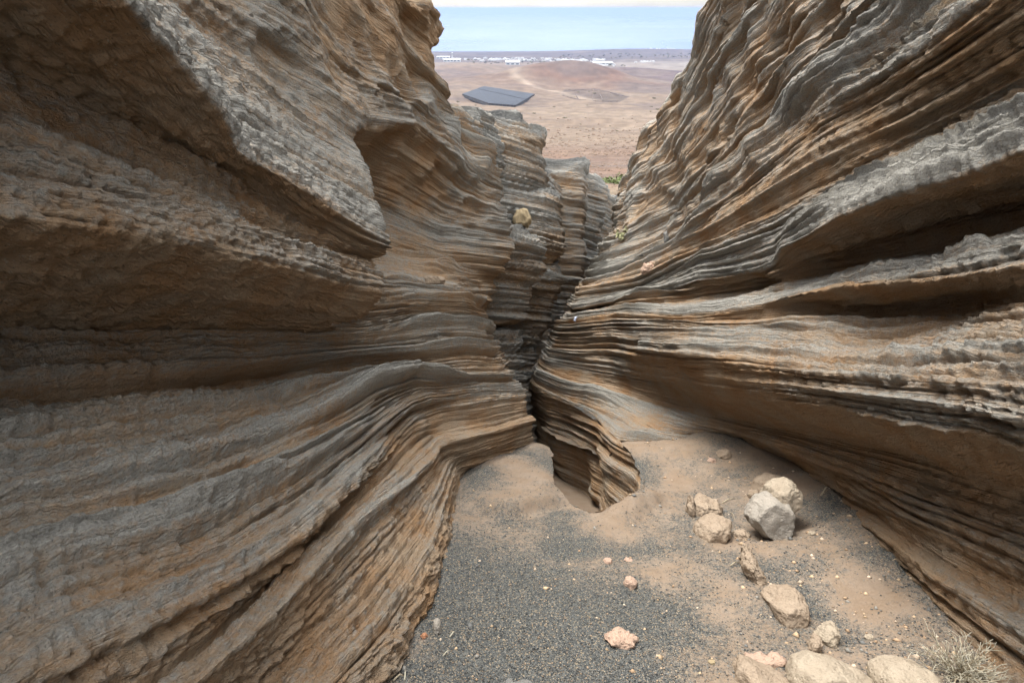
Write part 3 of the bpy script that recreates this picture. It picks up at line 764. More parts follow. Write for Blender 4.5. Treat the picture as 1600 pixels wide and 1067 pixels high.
def terrain_z(x, y):
    ly = np.log(np.maximum(y, 15))
    z = np.interp(ly, np.log(py), pz)
    az = x / np.maximum(y, 1)
    z = np.where(y > 6500, SEA_Z - (y - 6500) * 0.02, z)
    def hill(cx, cy, sx, sy, h):
        return h * np.exp(-((x - cx) / sx) ** 2 - ((y - cy) / sy) ** 2)
    z = z + hill(-5, 1750, 170, 260, 17) + hill(170, 1750, 150, 200, 46) + hill(20, 1500, 60, 300, 8) + hill(330, 1500, 130, 170, 7)
    z = z + hill(-190, 2500, 160, 250, 24) + hill(60, 2700, 260, 220, 14) + hill(-120, 1350, 120, 230, 15) + hill(420, 2300, 240, 200, 20) + hill(-30, 900, 45, 160, 5) + hill(150, 640, 50, 90, 3.5)
    z = z + hill(1200, 6100, 700, 500, 26) + hill(2400, 6000, 900, 600, 14)
    und = fbm(x / (0.12 * y + 8), y / (0.2 * y + 9) * 0 + ly * 9, 0 * x, 4, 0.5, 501)
    z = z + und * np.minimum(0.009 * y, 9.0) * sstep(6500, 5000, y)
    z = z + fbm(x / 3.0, y / 3.0, 0 * x, 3, 0.5, 503) * 0.35 * sstep(160, 60, y)
    z = z - sstep(6200, 6700, y) * 6
    return z

yy = np.exp(np.concatenate([np.linspace(math.log(21.6), math.log(6900), 380)]))
azs = np.concatenate([np.linspace(-2.2, -.2, 25, endpoint=False), np.linspace(-.2, .45, 420, endpoint=False), np.linspace(.45, 2.2, 22)])
Y, AZ = np.meshgrid(yy, azs, indexing='ij')
Xt = AZ * Y
Zt = terrain_z(Xt, Y)
def img(x, y, z):
    d = y * CP - z * SP
    n = y * SP + z * CP
    return UC + x / d * F, VC - n / d * F
U, V = img(Xt, Y, Zt)
def C(*c): return np.array(c, np.float64)
def lerp(a, b, t): return a + (b - a) * t[..., None]
n1 = fbm(Xt / (0.05 * Y + 3), np.log(Y) * 22, 0 * Xt, 4, 0.55, 511)
n2 = fbm(Xt / (0.25 * Y + 9), np.log(Y) * 7, 0 * Xt, 4, 0.55, 512)
col = np.ones(Xt.shape + (3,)) * C(.37, .275, .205)
LY = np.log(Y)
def band(v0, v1, soft=4.0):
    return sstep(math.log(row_y(v0 + soft)), math.log(row_y(v0 - soft)), LY + 0.02 * n2) * (1 - sstep(math.log(row_y(v1 + soft)), math.log(row_y(v1 - soft)), LY + 0.02 * n2))
col = lerp(col, C(.36, .21, .15), band(320, 225, 12) * (0.55 + .4 * n1))                   # red rubble slope
col = lerp(col, C(.24, .20, .19), band(300, 225, 10) * np.clip(n2 * 1.6, 0, .8))
col = lerp(col, C(.42, .34, .24), band(320, 286, 6) * .8)
col = lerp(col, C(.40, .30, .225), band(225, 165, 8) * (0.6 + .3 * n1))
hillm = np.exp(-((Xt - 190) / 230) ** 2 - ((Y - 1750) / 330) ** 2)
col = lerp(col, C(.27, .15, .105), np.clip(hillm * 1.6, 0, 1) * (0.85 + .15 * n1))
hill2 = np.exp(-((Xt + 90) / 260) ** 2 - ((Y - 1950) / 420) ** 2)
col = lerp(col, C(.30, .20, .15), np.clip(hill2 * 1.2, 0, 1) * .8)
hill3 = np.exp(-((Xt - 420) / 260) ** 2 - ((Y - 2300) / 240) ** 2)
col = lerp(col, C(.22, .15, .135), np.clip(hill3 * 1.3, 0, 1) * .8)
col = lerp(col, C(.21, .15, .15), band(140, 112, 3.5) * sstep(230, 480, Xt + 60 * n1) * (0.8 + .25 * n1))  # purple plain
col = lerp(col, C(.45, .40, .35), band(111, 97, 1.5) * sstep(-200, 600, Xt) * (0.75 + .35 * n1))   # pale fields
col = lerp(col, C(.15, .13, .13), band(97, 70, 1.2) * (0.85 + .3 * n1))                         # dark coast
plots = inside(np.array([(138.,884.),(139.,930.),(150.,985.),(160.,968.),(158.,925.),(148.,876.)]), V, U)
col = lerp(col, C(.11,.09,.085), plots * (.55 + .6 * n1))
tr = np.exp(-((Xt - (95 - 0.13 * (Y - 1100) + 26 * np.sin(Y / 140.0))) / (7 + Y * .004)) ** 2) * sstep(900, 1050, Y) * sstep(2100, 1900, Y)
col = lerp(col, C(.75, .60, .46), tr * .6)                                                       # track over the hill
tr2 = np.exp(-((LY - math.log(row_y(176)) - .05 * np.sin(AZ * 11)) / .02) ** 2)
col = lerp(col, C(.47, .37, .27), tr2 * .6)
big = fbm(Xt / (0.10 * Y + 6), LY * 10 + Xt / (0.5 * Y + 9), 0 * Xt, 4, 0.6, 521)
col = lerp(col, C(.24, .19, .175), np.clip(big * 1.5, 0, .65) * sstep(60, 250, Y))
col = lerp(col, C(.46, .37, .29), np.clip(-big * 1.3 - .12, 0, .45) * sstep(60, 250, Y))
col = np.clip(0.31 * col * (1 + 0.5 * fbm(Xt / (0.012 * Y + .6), LY * 90, 0 * Xt, 3, 0.6, 515))[..., None], 0.02, 0.8)

def terrain_material():
    t = NT('far_ground')
    c = t.attr('tint', True)
    n = t.noise(0.9, 6, 0.65)
    n2 = t.noise(0.06, 8, 0.75)
    col = t.mix(t.rng(n, 0.52, 0.7, 0, 0.45), c, (0.13, 0.105, 0.09))
    col = t.mix(t.rng(n2, 0.58, 0.68, 0, 0.55), col, (0.07, 0.06, 0.05))
    return t.done(col, 0.95, t.bump(n, 0.6, 0.3), 0.1)
terrain = grid_mesh('terrain', np.stack([Xt, Y, Zt], -1), terrain_material(), {'tint': col}, flip=True)
tag(terrain, 'bare reddish volcanic plain falling away to the coast', kind='structure')

def sea_material():
    t = NT('sea_water')
    sx = t.sep(t.co)
    cb = t.n('ShaderNodeCombineXYZ')
    t.link(t.math('MULTIPLY', sx[0], 0.00012), cb.inputs[0])
    t.link(t.math('MULTIPLY', sx[1], 0.00006), cb.inputs[1])
    slick_sheen = t.noise(1.0, 4, 0.5, cb.outputs[0], 0.6)
    wav = t.noise(0.02, 4, 0.6)
    rough = t.rng(slick_sheen, 0.40, 0.60, 0.32, 0.10)
    col = t.mix(t.rng(slick_sheen, 0.35, 0.65), (0.005, 0.05, 0.16), (0.13, 0.175, 0.23))  # paler streaks: sky reflected in calm slicks, painted into the base colour
    m = t.done(col, rough, t.bump(wav, 0.25, 3.0), 0.5)
    t.b.inputs['IOR'].default_value = 1.333
    return m
ys = np.array([3000, 6000, 9000, 15000, 30000, 80000, 200000.0]); xs = np.linspace(-1, 1, 9)
Y2, A2 = np.meshgrid(ys, xs, indexing='ij')
sea = grid_mesh('sea', np.stack([A2 * 200000.0, Y2, np.full(Y2.shape, SEA_Z)], -1), sea_material(), flip=True)
tag(sea, 'calm pale blue sea reaching the horizon', kind='structure')

# ------------------------------------------------------------------ finding where a thing rests
GRIDS = {}
def store(key, P):
    d = P[..., 1] * CP - P[..., 2] * SP
    n = P[..., 1] * SP + P[..., 2] * CP
    ok = d.reshape(-1) > 0.5
    d = d.reshape(-1)[ok]
    GRIDS[key] = (UC + P[..., 0].reshape(-1)[ok] / d * F, VC - n.reshape(-1)[ok] / d * F, d, P.reshape(-1, 3)[ok])
store('floor', Pf)
store('terrain', np.stack([Xt, Y, Zt], -1))
for key, ob in (('left', cliff_left), ('right', cliff_right), ('spur', spur)):
    a = np.zeros(len(ob.data.vertices) * 3, np.float32)
    ob.data.vertices.foreach_get('co', a)
    store(key, a.reshape(-1, 3).astype(np.float64))
def spot(key, u, v, r=4.0):
    gu, gv, gd, gp = GRIDS[key]
    q = ((gu - u) ** 2 + (gv - v) ** 2)
    near = np.where(q < r * r)[0]
    if len(near) == 0:
        i = int(np.argmin(q))
        return gp[i], float(gd[i])
    dm = gd[near].min()
    near = near[gd[near] < dm * 1.05]
    i = near[int(np.argmin(q[near]))]
    return gp[i], float(gd[i])

RIGHT = np.array([1.0, 0, 0]); UPV = np.array([0, SP, CP]); FWD = np.array([0, CP, -SP])

# ------------------------------------------------------------------ stones
import bmesh
def rock_bm(pts, cuts=4, noise=0.035, seed=0, pw=(9.0, 3)):
    """a rock from the hull of its corner points, subdivided, softened and roughened"""
    bm = bmesh.new()
    for p in pts:
        bm.verts.new(p)
    res = bmesh.ops.convex_hull(bm, input=bm.verts[:])
    bmesh.ops.delete(bm, geom=list({g for g in res['geom_interior'] + res['geom_unused'] if isinstance(g, bmesh.types.BMVert)}), context='VERTS')
    bmesh.ops.triangulate(bm, faces=bm.faces[:])
    for c in range(cuts):
        bmesh.ops.subdivide_edges(bm, edges=bm.edges[:], cuts=1, use_grid_fill=True)
        bmesh.ops.triangulate(bm, faces=bm.faces[:])
        bmesh.ops.smooth_vert(bm, verts=bm.verts[:], factor=0.12 if c < 2 else 0.10, use_axis_x=True, use_axis_y=True, use_axis_z=True)
    bm.normal_update()
    co = np.array([v.co[:] for v in bm.verts]); nr = np.array([v.normal[:] for v in bm.verts])
    size = float(np.ptp(co, axis=0).max())
    q = co / size
    d = fbm(q[:, 0] * 3, q[:, 1] * 3, q[:, 2] * 3, 2, 0.5, seed) * noise * 1.6 + fbm(q[:, 0] * pw[0], q[:, 1] * pw[0], q[:, 2] * pw[0], pw[1], 0.6, seed + 5) * noise
    co = co + nr * (d * size)[:, None]
    for v, c in zip(bm.verts, co):
        v.co = c
    return bm
def bm_obj(name, bm, mat, loc=(0, 0, 0), parent=None, smooth=True):
    me = bpy.data.meshes.new(name)
    bm.to_mesh(me)
    bm.free()
    if smooth:
        me.polygons.foreach_set('use_smooth', np.ones(len(me.polygons), dtype=bool))
    me.materials.append(mat)
    o = bpy.data.objects.new(name, me)
    COL.objects.link(o)
    o.location = loc
    if parent is not None:
        o.parent = parent
    return o
def shape_pts(outline, depth, scale, taper=0.55, back=0.4, base=None):
    """outline in picture pixels about the middle -> corner points of a solid of its own depth"""
    pts = []
    for (x, y) in outline:
        c = RIGHT * x * scale - UPV * y * scale
        pts.append(c)
        pts.append((RIGHT * x * taper - UPV * y * taper) * scale - FWD * depth * 0.5)
        pts.append((RIGHT * x * 0.8 - UPV * y * 0.8) * scale + FWD * depth * back)
    return pts
def stone(name, label, cat, key, centre, rest, outline, depth, mat, noise=0.035, seed=0, taper=0.55, group=None, cuts=4, sink=0.0, parent=None, dD=0.0):
    """rest: pixel where it touches the surface named key; outline: corners in photo pixels"""
    p, D = spot(key, *rest)
    D = D + dD
    c = np.array([(centre[0] - UC) / F * D, 0, 0]) + UPV * (VC - centre[1]) / F * D + FWD * D
    sc = D / F
    out = [((x - centre[0]), (y - centre[1])) for x, y in outline]
    if key == 'floor': sink = sink + (.27 if rest[1] < 1040 else .14) * depth
    bm = rock_bm(shape_pts(out, depth, sc, taper), cuts, noise * 1.25, seed)
    c = c - UPV * sink
    o = bm_obj(name, bm, mat, c, None)
    if label: tag(o, label, cat, group)
    if parent is not None:
        o.parent = parent
        o.location = c - np.array(parent.location)
    return o

S_TAN = stone_material('tan_stone', (0.30, 0.24, 0.18), (0.26, 0.2, 0.145), (0.175, 0.137, 0.104))
S_CREAM = stone_material('cream_stone', (0.33, 0.28, 0.215), (0.29, 0.24, 0.18), (0.2, 0.165, 0.125))
S_GREY = stone_material('grey_stone', (.30,.27,.23), (.25,.23,.20), (.19,.175,.15))
S_PINK = stone_material('pinkish_stone', (0.394,0.279,0.213), (0.328,0.23,0.172), (0.246,0.197,0.172))
S_RED = stone_material('red_stone', (0.40, 0.20, 0.11), (0.34, 0.17, 0.10), (0.25, 0.14, 0.09), 2.0)
S_DARK = stone_material('dark_stone', (0.17, 0.165, 0.155), (0.12, 0.12, 0.115), (0.22, 0.2, 0.17))
S_YELLOW = stone_material('yellow_stone', (0.31, 0.245, 0.15), (0.27, 0.215, 0.135), (0.2, 0.165, 0.12))

big = stone('boulder', 'grey angular boulder with a tan crusted top leaning on the gravel under the right cliff', 'boulder', 'floor', (1195, 795), (1205, 838),
      [(1164,785),(1178,763),(1200,752),(1228,765),(1232,800),(1222,838),(1208,830),(1184,812)], .30, S_GREY, .03, 1, .84)
stone('crust', 'tan lumpy crust over the upper end', None, 'floor', (1226, 762), (1205, 838),
      [(1190,762),(1196,742),(1224,726),(1238,733),(1250,752),(1247,772),(1232,790),(1214,778),(1198,782)], .27, S_CREAM, .035, 2, .6, parent=big, dD=.06)
stone('crust', 'tan lumpy crust over the upper end', None, 'floor', (1228, 806), (1205, 838), [(1216,800),(1230,792),(1234,806),(1224,822),(1216,818)], .14, S_CREAM, .06, 12, .6, parent=big, dD=-.02)
stone('boulder', 'rounded tan boulder in front of the cracked one on the sand', 'boulder', 'floor', (1112, 813), (1110, 832),
      [(1083,812),(1092,795),(1118,787),(1143,796),(1140,812),(1126,832),(1100,840),(1086,832)], .30, S_TAN, .04, 3)
stone('boulder', 'cracked tan boulder half buried behind the rounded tan one', 'boulder', 'floor', (1102, 780), (1100, 800),
      [(1076,790),(1082,765),(1098,758),(1120,766),(1128,784),(1120,800),(1090,806)], .28, S_TAN, .05, 4)
stone('stone', 'narrow tan rock sliver along the left edge of the cracked boulder', 'stone', 'floor', (1078, 786), (1078, 802),
      [(1073,780),(1078,764),(1084,768),(1084,796),(1080,806),(1074,798)], .14, S_TAN, .05, 5)
stone('stone', 'low flat greyish tan stone half buried behind the grey boulder', 'stone', 'floor', (1202, 742), (1202, 756),
      [(1174,752),(1182,736),(1206,727),(1230,735),(1236,756),(1204,764)], .26, S_TAN, .03, 6)
stone('stone', 'pale round stone touching the left side of the grey boulder', 'stone', 'floor', (1177, 768), (1177, 776), [(1168,768),(1172,760),(1184,760),(1188,770),(1180,778),(1170,776)], .08, S_TAN, .03, 7)
stone('stone', 'small pinkish stone on the sand near the recess in the right cliff', 'stone', 'floor', (1112, 717), (1112, 721), [(1104,716),(1110,711),(1119,714),(1120,720),(1110,723)], .08, S_PINK, .05, 8)
stone('stone', 'low brown lump beyond the small pinkish stone', 'stone', 'floor', (1131, 704), (1131, 711), [(1119,706),(1125,696),(1137,694),(1144,702),(1142,711),(1126,713)], .16, S_TAN, .04, 9)
emb = stone('embedded_rock', 'bean shaped tan rock embedded in the floor with a shadowed hollow', 'rock', 'floor', (1224, 924), (1222, 950),
      [(1196,912),(1214,898),(1240,894),(1258,908),(1258,932),(1244,950),(1214,958),(1200,946)], .30, S_TAN, .035, 10)
stone('arm', None, None, 'floor', (1178, 880), (1182, 905), [(1160,872),(1164,856),(1174,852),(1186,880),(1204,902),(1206,920),(1192,918),(1172,900)], .16, S_TAN, .06, 11, parent=emb)
stone('arm', None, None, 'floor', (1166, 862), (1166, 885), [(1156,866),(1158,846),(1166,838),(1174,848),(1176,872),(1166,900),(1160,890)], .12, S_TAN, .06, 13, parent=emb)
stone('stone', 'knobbly tan stone poking up between the grey boulder and the embedded rock', 'stone', 'floor', (1156, 829), (1156, 838), [(1142,832),(1148,822),(1162,820),(1172,828),(1168,842),(1150,842)], .12, S_TAN, .07, 14)
stone('stone', 'heart shaped pale tan stone lying alone on the dark cinders', 'stone', 'floor', (985, 905), (985, 914), [(974,906),(977,897),(986,893),(992,897),(998,904),(994,912),(984,916),(977,914)], .085, S_PINK, .05, 15)
stone('stone', 'flat pinkish stone half buried in the dark cinders', 'stone', 'floor', (970, 988), (972, 1000), [(938,986),(946,978),(966,976),(990,980),(996,988),(976,1002),(966,992)], .12, S_PINK, .06, 16)
bone = stone('stone', 'white topped bony rock with a thin tail behind the front boulders', 'stone', 'floor', (1292, 981), (1292, 998), [(1276,985),(1284,976),(1302,962),(1311,970),(1309,984),(1298,996),(1282,998)], .12, S_CREAM, .06, 17)
stone('tail', None, None, 'floor', (1270, 1000), (1268, 1012), [(1262,1010),(1266,994),(1278,984),(1284,990),(1274,1000),(1270,1016),(1263,1016)], .08, S_TAN, .06, 18, parent=bone)
stone('boulder', 'long cream boulder in front tapering to a point on its right', 'boulder', 'floor', (1298, 1046), (1298, 1064), [(1228,1046),(1242,1022),(1268,1012),(1302,1018),(1340,1036),(1367,1052),(1360,1074),(1300,1086),(1240,1078)], .26, S_CREAM, .022, 19, .7)
stone('boulder', 'domed cream boulder beside the dry bush', 'boulder', 'floor', (1422, 1056), (1422, 1066), [(1366,1064),(1372,1042),(1392,1027),(1424,1024),(1454,1034),(1474,1052),(1484,1076),(1430,1100),(1372,1092)], .30, S_CREAM, .022, 20, .7)
stone('boulder', 'tan slab with a raised crest at the bottom edge left of the cream boulders', 'boulder', 'floor', (1190, 1052), (1190, 1064), [(1148,1052),(1154,1030),(1164,1018),(1196,1034),(1232,1050),(1250,1076),(1190,1090),(1150,1080)], .26, S_TAN, .03, 21, .7)
stone('stone', 'thin tan stone crest curving behind the tan slab', 'stone', 'floor', (1195, 1024), (1195, 1032), [(1160,1028),(1166,1018),(1190,1014),(1228,1018),(1232,1024),(1200,1030),(1170,1036)], .10, S_PINK, .05, 22)
stone('stone', 'wide buried stone dusted with cinders at the bottom edge of the floor', 'stone', 'floor', (800, 1066), (800, 1060), [(722,1070),(740,1054),(780,1046),(830,1046),(864,1056),(880,1074),(800,1090)], .3, S_DARK, .012, 23, .8)
stone('stone_chip', 'thin grey chip of rock standing upright in the cinders', 'stone', 'floor', (683, 975), (683, 986), [(676,980),(677,963),(684,961),(688,966),(691,984),(684,989),(678,988)], .05, S_GREY, .03, 24)
stone('stone', 'small rust red stone beside the upright grey chip', 'stone', 'floor', (663, 990), (663, 995), [(657,992),(659,986),(666,985),(669,991),(665,997),(659,997)], .035, S_RED, .05, 25)
stone('stone', 'small pale pink stone at the right end of two near the slot', 'stone', 'floor', (981, 872), (981, 876), [(973,872),(978,867),(990,870),(992,875),(980,877)], .06, S_PINK, .05, 26)
stone('stone', 'small greyish pink stone at the left end of two near the slot', 'stone', 'floor', (949, 873), (949, 877), [(941,874),(946,868),(956,869),(958,875),(949,878)], .06, S_PINK, .05, 27)
stone('stone', 'tiny yellowish pebble between the cinders and the tan slab', 'stone', 'floor', (1112, 1031), (1112, 1034), [(1106,1031),(1110,1028),(1117,1029),(1118,1033),(1111,1035)], .03, S_YELLOW, .04, 28)
stone('stone', 'small pale round stone right of the bony rock', 'stone', 'floor', (1358, 992), (1358, 996), [(1351,992),(1356,987),(1364,988),(1366,994),(1358,998),(1352,996)], .04, S_CREAM, .05, 29)
stone('stone', 'small pale chip on the floor right of the grey boulder', 'stone', 'floor', (1268, 830), (1268, 834), [(1262,831),(1266,826),(1273,827),(1275,832),(1268,835)], .05, S_CREAM, .05, 30)
stone('boulder', 'dull yellow boulder perched on a ledge of the far left spur', 'boulder', 'spur', (815, 338), (815, 350), [(801,346),(806,327),(813,322),(824,325),(830,343),(828,354),(803,354)], .34, S_YELLOW, .06, 31, .75, cuts=3, dD=.14, sink=.03)
stone('slab', 'flat pale slab lying on a ledge in the left alcove', 'slab', 'left', (673, 439), (673, 446), [(650,438),(656,432),(690,432),(696,438),(692,446),(654,446)], .16, S_TAN, .03, 32, .8)
stone('stone', 'pale orange stone on the gravel ledge of the right cliff', 'stone', 'right', (1013, 419), (1013, 426), [(1001,426),(1006,413),(1018,408),(1027,411),(1024,421),(1008,430)], .16, S_PINK, .06, 33)
stone('stone', 'flat dark stone above the pale orange stone on the gravel ledge', 'stone', 'right', (1004, 398), (1004, 401), [(998,400),(1002,396),(1010,395),(1012,399),(1004,402)], .08, S_DARK, .04, 34)
stone('slab', 'dark narrow slab standing against the back of the gravel ledge', 'slab', 'right', (1041, 371), (1041, 381), [(1036,364),(1042,360),(1046,372),(1044,382),(1038,380)], .08, S_DARK, .03, 35)
cloth_m = stone_material('pale_blue_cloth', (0.42, 0.48, 0.62), (0.36, 0.42, 0.58), (0.5, 0.55, 0.66))
stone('blue_object', 'small pale blue object showing at the dark notch under the right ledge', 'object', 'right', (901, 498), (901, 503), [(896,501),(898,495),(902,494),(907,499),(908,502),(897,503)], .1, cloth_m, .03, 36)

# ------------------------------------------------------------------ loose gravel lying on the floor
def gravel(name, n, seed, smin, smax, mats_col, region, label):
    r = np.random.default_rng(seed)
    V, Fc = [], []
    base = np.array([(1,0,0),(-1,0,0),(0,1,0),(0,-1,0),(0,0,1),(0,0,-1)], float)
    tri = np.array([(0,2,4),(2,1,4),(1,3,4),(3,0,4),(2,0,5),(1,2,5),(3,1,5),(0,3,5)])
    gu, gv, gd, gp = GRIDS['floor']
    mk = gravel_mask.reshape(-1)[(Pf[..., 1] * CP - Pf[..., 2] * SP).reshape(-1) > 0.5]
    w = region(gu, gv, gd, mk) * ~inside(SLOT, gp[:, 1] * CP - gp[:, 2] * SP, gp[:, 0])
    idx = r.choice(len(gu), n, p=w / w.sum())
    s = smin * (smax / smin) ** (r.random(n) ** 2.2)
    jit = r.uniform(-.01, .01, (n, 2))
    P = gp[idx].copy(); P[:, 0] += jit[:, 0]; P[:, 1] += jit[:, 1]
    sh = base[None] * r.uniform(.55, 1.25, (n, 6, 1)) * s[:, None, None]
    a = r.uniform(0, 6.28, n); ca, sa = np.cos(a)[:, None], np.sin(a)[:, None]
    x = sh[..., 0] * ca - sh[..., 1] * sa; y = sh[..., 0] * sa + sh[..., 1] * ca
    z = sh[..., 2] * 0.7
    y2 = y * CP + z * SP; z2 = -y * SP + z * CP
    Vv = (np.stack([x, y2, z2], -1) + P[:, None, :]).reshape(-1, 3)
    q = (tri[None] + 6 * np.arange(n)[:, None, None]).reshape(-1, 3)
    me = bpy.data.meshes.new(name)
    me.vertices.add(len(Vv)); me.vertices.foreach_set('co', Vv.astype(np.float32).reshape(-1))
    me.loops.add(len(q) * 3); me.loops.foreach_set('vertex_index', q.astype(np.int32).reshape(-1))
    me.polygons.add(len(q)); me.polygons.foreach_set('loop_start', np.arange(0, len(q) * 3, 3, dtype=np.int32))
    me.update(calc_edges=True)
    c = np.array(mats_col)[r.choice(len(mats_col), n)] * r.uniform(.7, 1.3, (n, 1))
    at = me.attributes.new('tint', 'FLOAT_COLOR', 'POINT')
    cc = np.ones((n, 6, 4), np.float32); cc[..., :3] = c[:, None, :]
    at.data.foreach_set('color', cc.reshape(-1))
    t = NT(name)
    me.materials.append(t.done(t.attr('tint', True), 0.9))
    o = bpy.data.objects.new(name, me)
    COL.objects.link(o)
    tag(o, label, kind='stuff')
CIN = [(.05,.054,.057),(.07,.073,.074),(.09,.093,.09),(.12,.12,.113),(.16,.155,.14),(.27,.2,.14)]
gravel('gravel', 42000, 5, .0025, .0075, CIN, lambda u, v, d, m: (np.clip(m, 0, 1) ** 1.2 + .05) * (u > 560) * (u < 1600) * (v < 1100) * (d < 7) / np.maximum(d, 1) ** 1.0, 'dark cinder gravel scattered over the canyon floor')
gravel('pebbles', 1100, 6, .006, .024, [(.42,.31,.2),(.36,.25,.16),(.2,.19,.17),(.13,.13,.125),(.5,.4,.3)], lambda u, v, d, m: (u > 600) * (u < 1560) * (v < 1100) * (d < 7) * (.3 + sstep(900, 1250, u)) / np.maximum(d, 1), 'tan and grey pebbles strewn over the canyon floor')

# ------------------------------------------------------------------ dry plants and twigs
def plain_mat(name, a, b, sc=30, rough=.8):
    t = NT(name)
    n = t.noise(sc, 3, .6)
    return t.done(t.mix(t.rng(n, .35, .65), a, b), rough, None, .2)
DRY = plain_mat('dry_stem', (.42,.36,.26), (.30,.25,.17))
DRYP = plain_mat('pale_dry_stem', (.50,.47,.38), (.36,.33,.25))
GREEN = plain_mat('green_leaf', (.10,.13,.05), (.16,.18,.08), 8)
OLIVE = plain_mat('olive_leaf', (.09,.085,.045), (.13,.12,.07), 3)
def tube(V, Fc, pts, r0, r1, sides=4):
    b = len(V)
    n = len(pts)
    for i, p in enumerate(pts):
        p = np.array(p)
        q = np.array(pts[min(i + 1, n - 1)]) - np.array(pts[max(i - 1, 0)])
        q /= np.linalg.norm(q) + 1e-9
        a = np.cross(q, (0.3, 0.2, 1.0)); a /= np.linalg.norm(a) + 1e-9
        c = np.cross(q, a)
        r = r0 + (r1 - r0) * i / max(n - 1, 1)
        for k in range(sides):
            t = 2 * math.pi * k / sides
            V.append(p + (a * math.cos(t) + c * math.sin(t)) * r)
    for i in range(n - 1):
        for k in range(sides):
            k2 = (k + 1) % sides
            Fc.append((b + i*sides + k, b + i*sides + k2, b + (i+1)*sides + k2, b + (i+1)*sides + k))
    Fc.append(tuple(b + k for k in range(sides))[::-1])
    Fc.append(tuple(b + (n-1)*sides + k for k in range(sides)))
def twig(label, key, p0, p1, rad, bend, cat='twig', group=None, mat=DRY, lift=.008):
    a, D0 = spot(key, *p0); b, D1 = spot(key, *p1)
    m = (a + b) / 2 + UPV * (bend + lift) + RIGHT * bend * .5
    V, Fc = [], []
    tube(V, Fc, [np.zeros(3) + UPV * lift * .5, (m - a) * .6 + UPV * lift * .3, m - a, b - a + UPV * lift * .5], rad, rad * .5)
    o = tri_mesh('twig', V, Fc, mat)
    o.location = a
    tag(o, label, cat, group)
twig('dry brown twig lying beside the rounded tan boulder', 'floor', (1129, 786), (1148, 780), .006, .012)
twig('bent dry twig below the point of the grey boulder', 'floor', (1192, 822), (1199, 838), .005, .02)
twig('dry twig at the foot of the right cliff behind the grey boulder', 'floor', (1283, 776), (1292, 762), .006, .03)
twig('short pale straw in the cinders right of the upright chip', 'floor', (704, 997), (712, 989), .004, .01, mat=DRYP)
twig('thin straw below the upright chip', 'floor', (692, 1027), (702, 1018), .003, .01, mat=DRYP)
twig('upright pale straw at the bottom edge near the left cliff', 'floor', (633, 1064), (634, 1048), .0045, .004, mat=DRYP)
twig('dark bent twig at the bottom edge under the left cliff', 'floor', (614, 1064), (630, 1056), .005, .015)
twig('dry twig stub pointing away from the embedded rock', 'floor', (1142, 885), (1154, 878), .005, .01)
twig('fine dry twig in front of the cracked boulder', 'floor', (1142, 800), (1148, 812), .003, .01)

def dry_bush(label, key, rest, radius, n, seed):
    p, D = spot(key, *rest)
    r = random.Random(seed)
    root = bpy.data.objects.new('dry_bush', None); COL.objects.link(root); root.location = p
    tag(root, label, 'bush')
    V, Fc, V2, F2 = [], [], [], []
    for i in range(n):
        az = r.uniform(0, 6.28); el = r.uniform(.15, 1.35)
        d = np.array([math.cos(az) * math.cos(el), math.sin(az) * math.cos(el), math.sin(el)])
        pts = [np.array([r.uniform(-.02,.02), r.uniform(-.02,.02), 0])]
        ln = radius * r.uniform(.5, 1.0)
        for k in range(5):
            d = d + np.array([r.uniform(-.35,.35), r.uniform(-.35,.35), r.uniform(-.3,.3)]); d /= np.linalg.norm(d)
            pts.append(pts[-1] + d * ln / 5)
            if k > 0:
                for _ in range(2):
                    e = d + np.array([r.uniform(-1,1), r.uniform(-1,1), r.uniform(-.7,.9)]); e /= np.linalg.norm(e)
                    q = pts[-1]
                    q1 = q + e * ln * .16
                    e2 = e + np.array([r.uniform(-.6,.6), r.uniform(-.6,.6), r.uniform(-.5,.6)]); e2 /= np.linalg.norm(e2)
                    tube(V2, F2, [q, q1, q1 + e2 * ln * .14], .0016, .0009, 3)
        tube(V, Fc, pts, .003, .0014, 3)
    tri_mesh('stems', V, Fc, DRY, parent=root)
    o = tri_mesh('twigs', V2, F2, DRYP, parent=root)
    o['kind'] = 'stuff'
dry_bush('pale dry tangled bush at the foot of the right cliff beside the domed boulder', 'floor', (1500, 1056), .19, 75, 3)

def leafy(name, label, cat, p, size, n, leaf, seed, mat, group=None, squash=.6):
    r = np.random.default_rng(seed)
    V, Fc = [], []
    for i in range(n):
        d = r.normal(size=3); d[2] = abs(d[2]); d /= np.linalg.norm(d)
        c = d * size * r.uniform(.25, 1.0) ** .6 * np.array([1, 1, squash]) * (0.75 + .5 * math.sin(3 * math.atan2(d[1], d[0]) + seed))
        a = r.normal(size=3); a /= np.linalg.norm(a)
        b = np.cross(a, r.normal(size=3)); b /= np.linalg.norm(b)
        k = len(V)
        l = leaf * r.uniform(.6, 1.3)
        V += [c - a * l, c + b * l * .4, c + a * l, c - b * l * .4]
        Fc += [(k, k + 1, k + 2, k + 3)]
    o = tri_mesh(name, V, Fc, mat, smooth=False)
    o.location = p
    tag(o, label, cat, group)
    return o
p, _ = spot('right', 972, 372)
leafy('grass_tuft', 'pale green tuft growing on the edge of the right cliff ledge', 'plant', p, .11, 80, .045, 1, plain_mat('pale_leaf', (.24,.25,.13), (.34,.32,.2), 8), squash=1.6)
for k, (uu, vv, s_, lab) in enumerate([(962, 287, .9, 'bright green bush where the canyon opens onto the slope'), (975, 279, .6, 'smaller green bush behind the bright green one at the canyon mouth'), (951, 284, .5, 'dull green tuft left of the bright green bush at the canyon mouth')]):
    p, D = spot('terrain', uu, vv)
    leafy('bush', lab, 'bush', p, s_ * D / 40, 170, .14 * D / 40, 5 + k, GREEN)

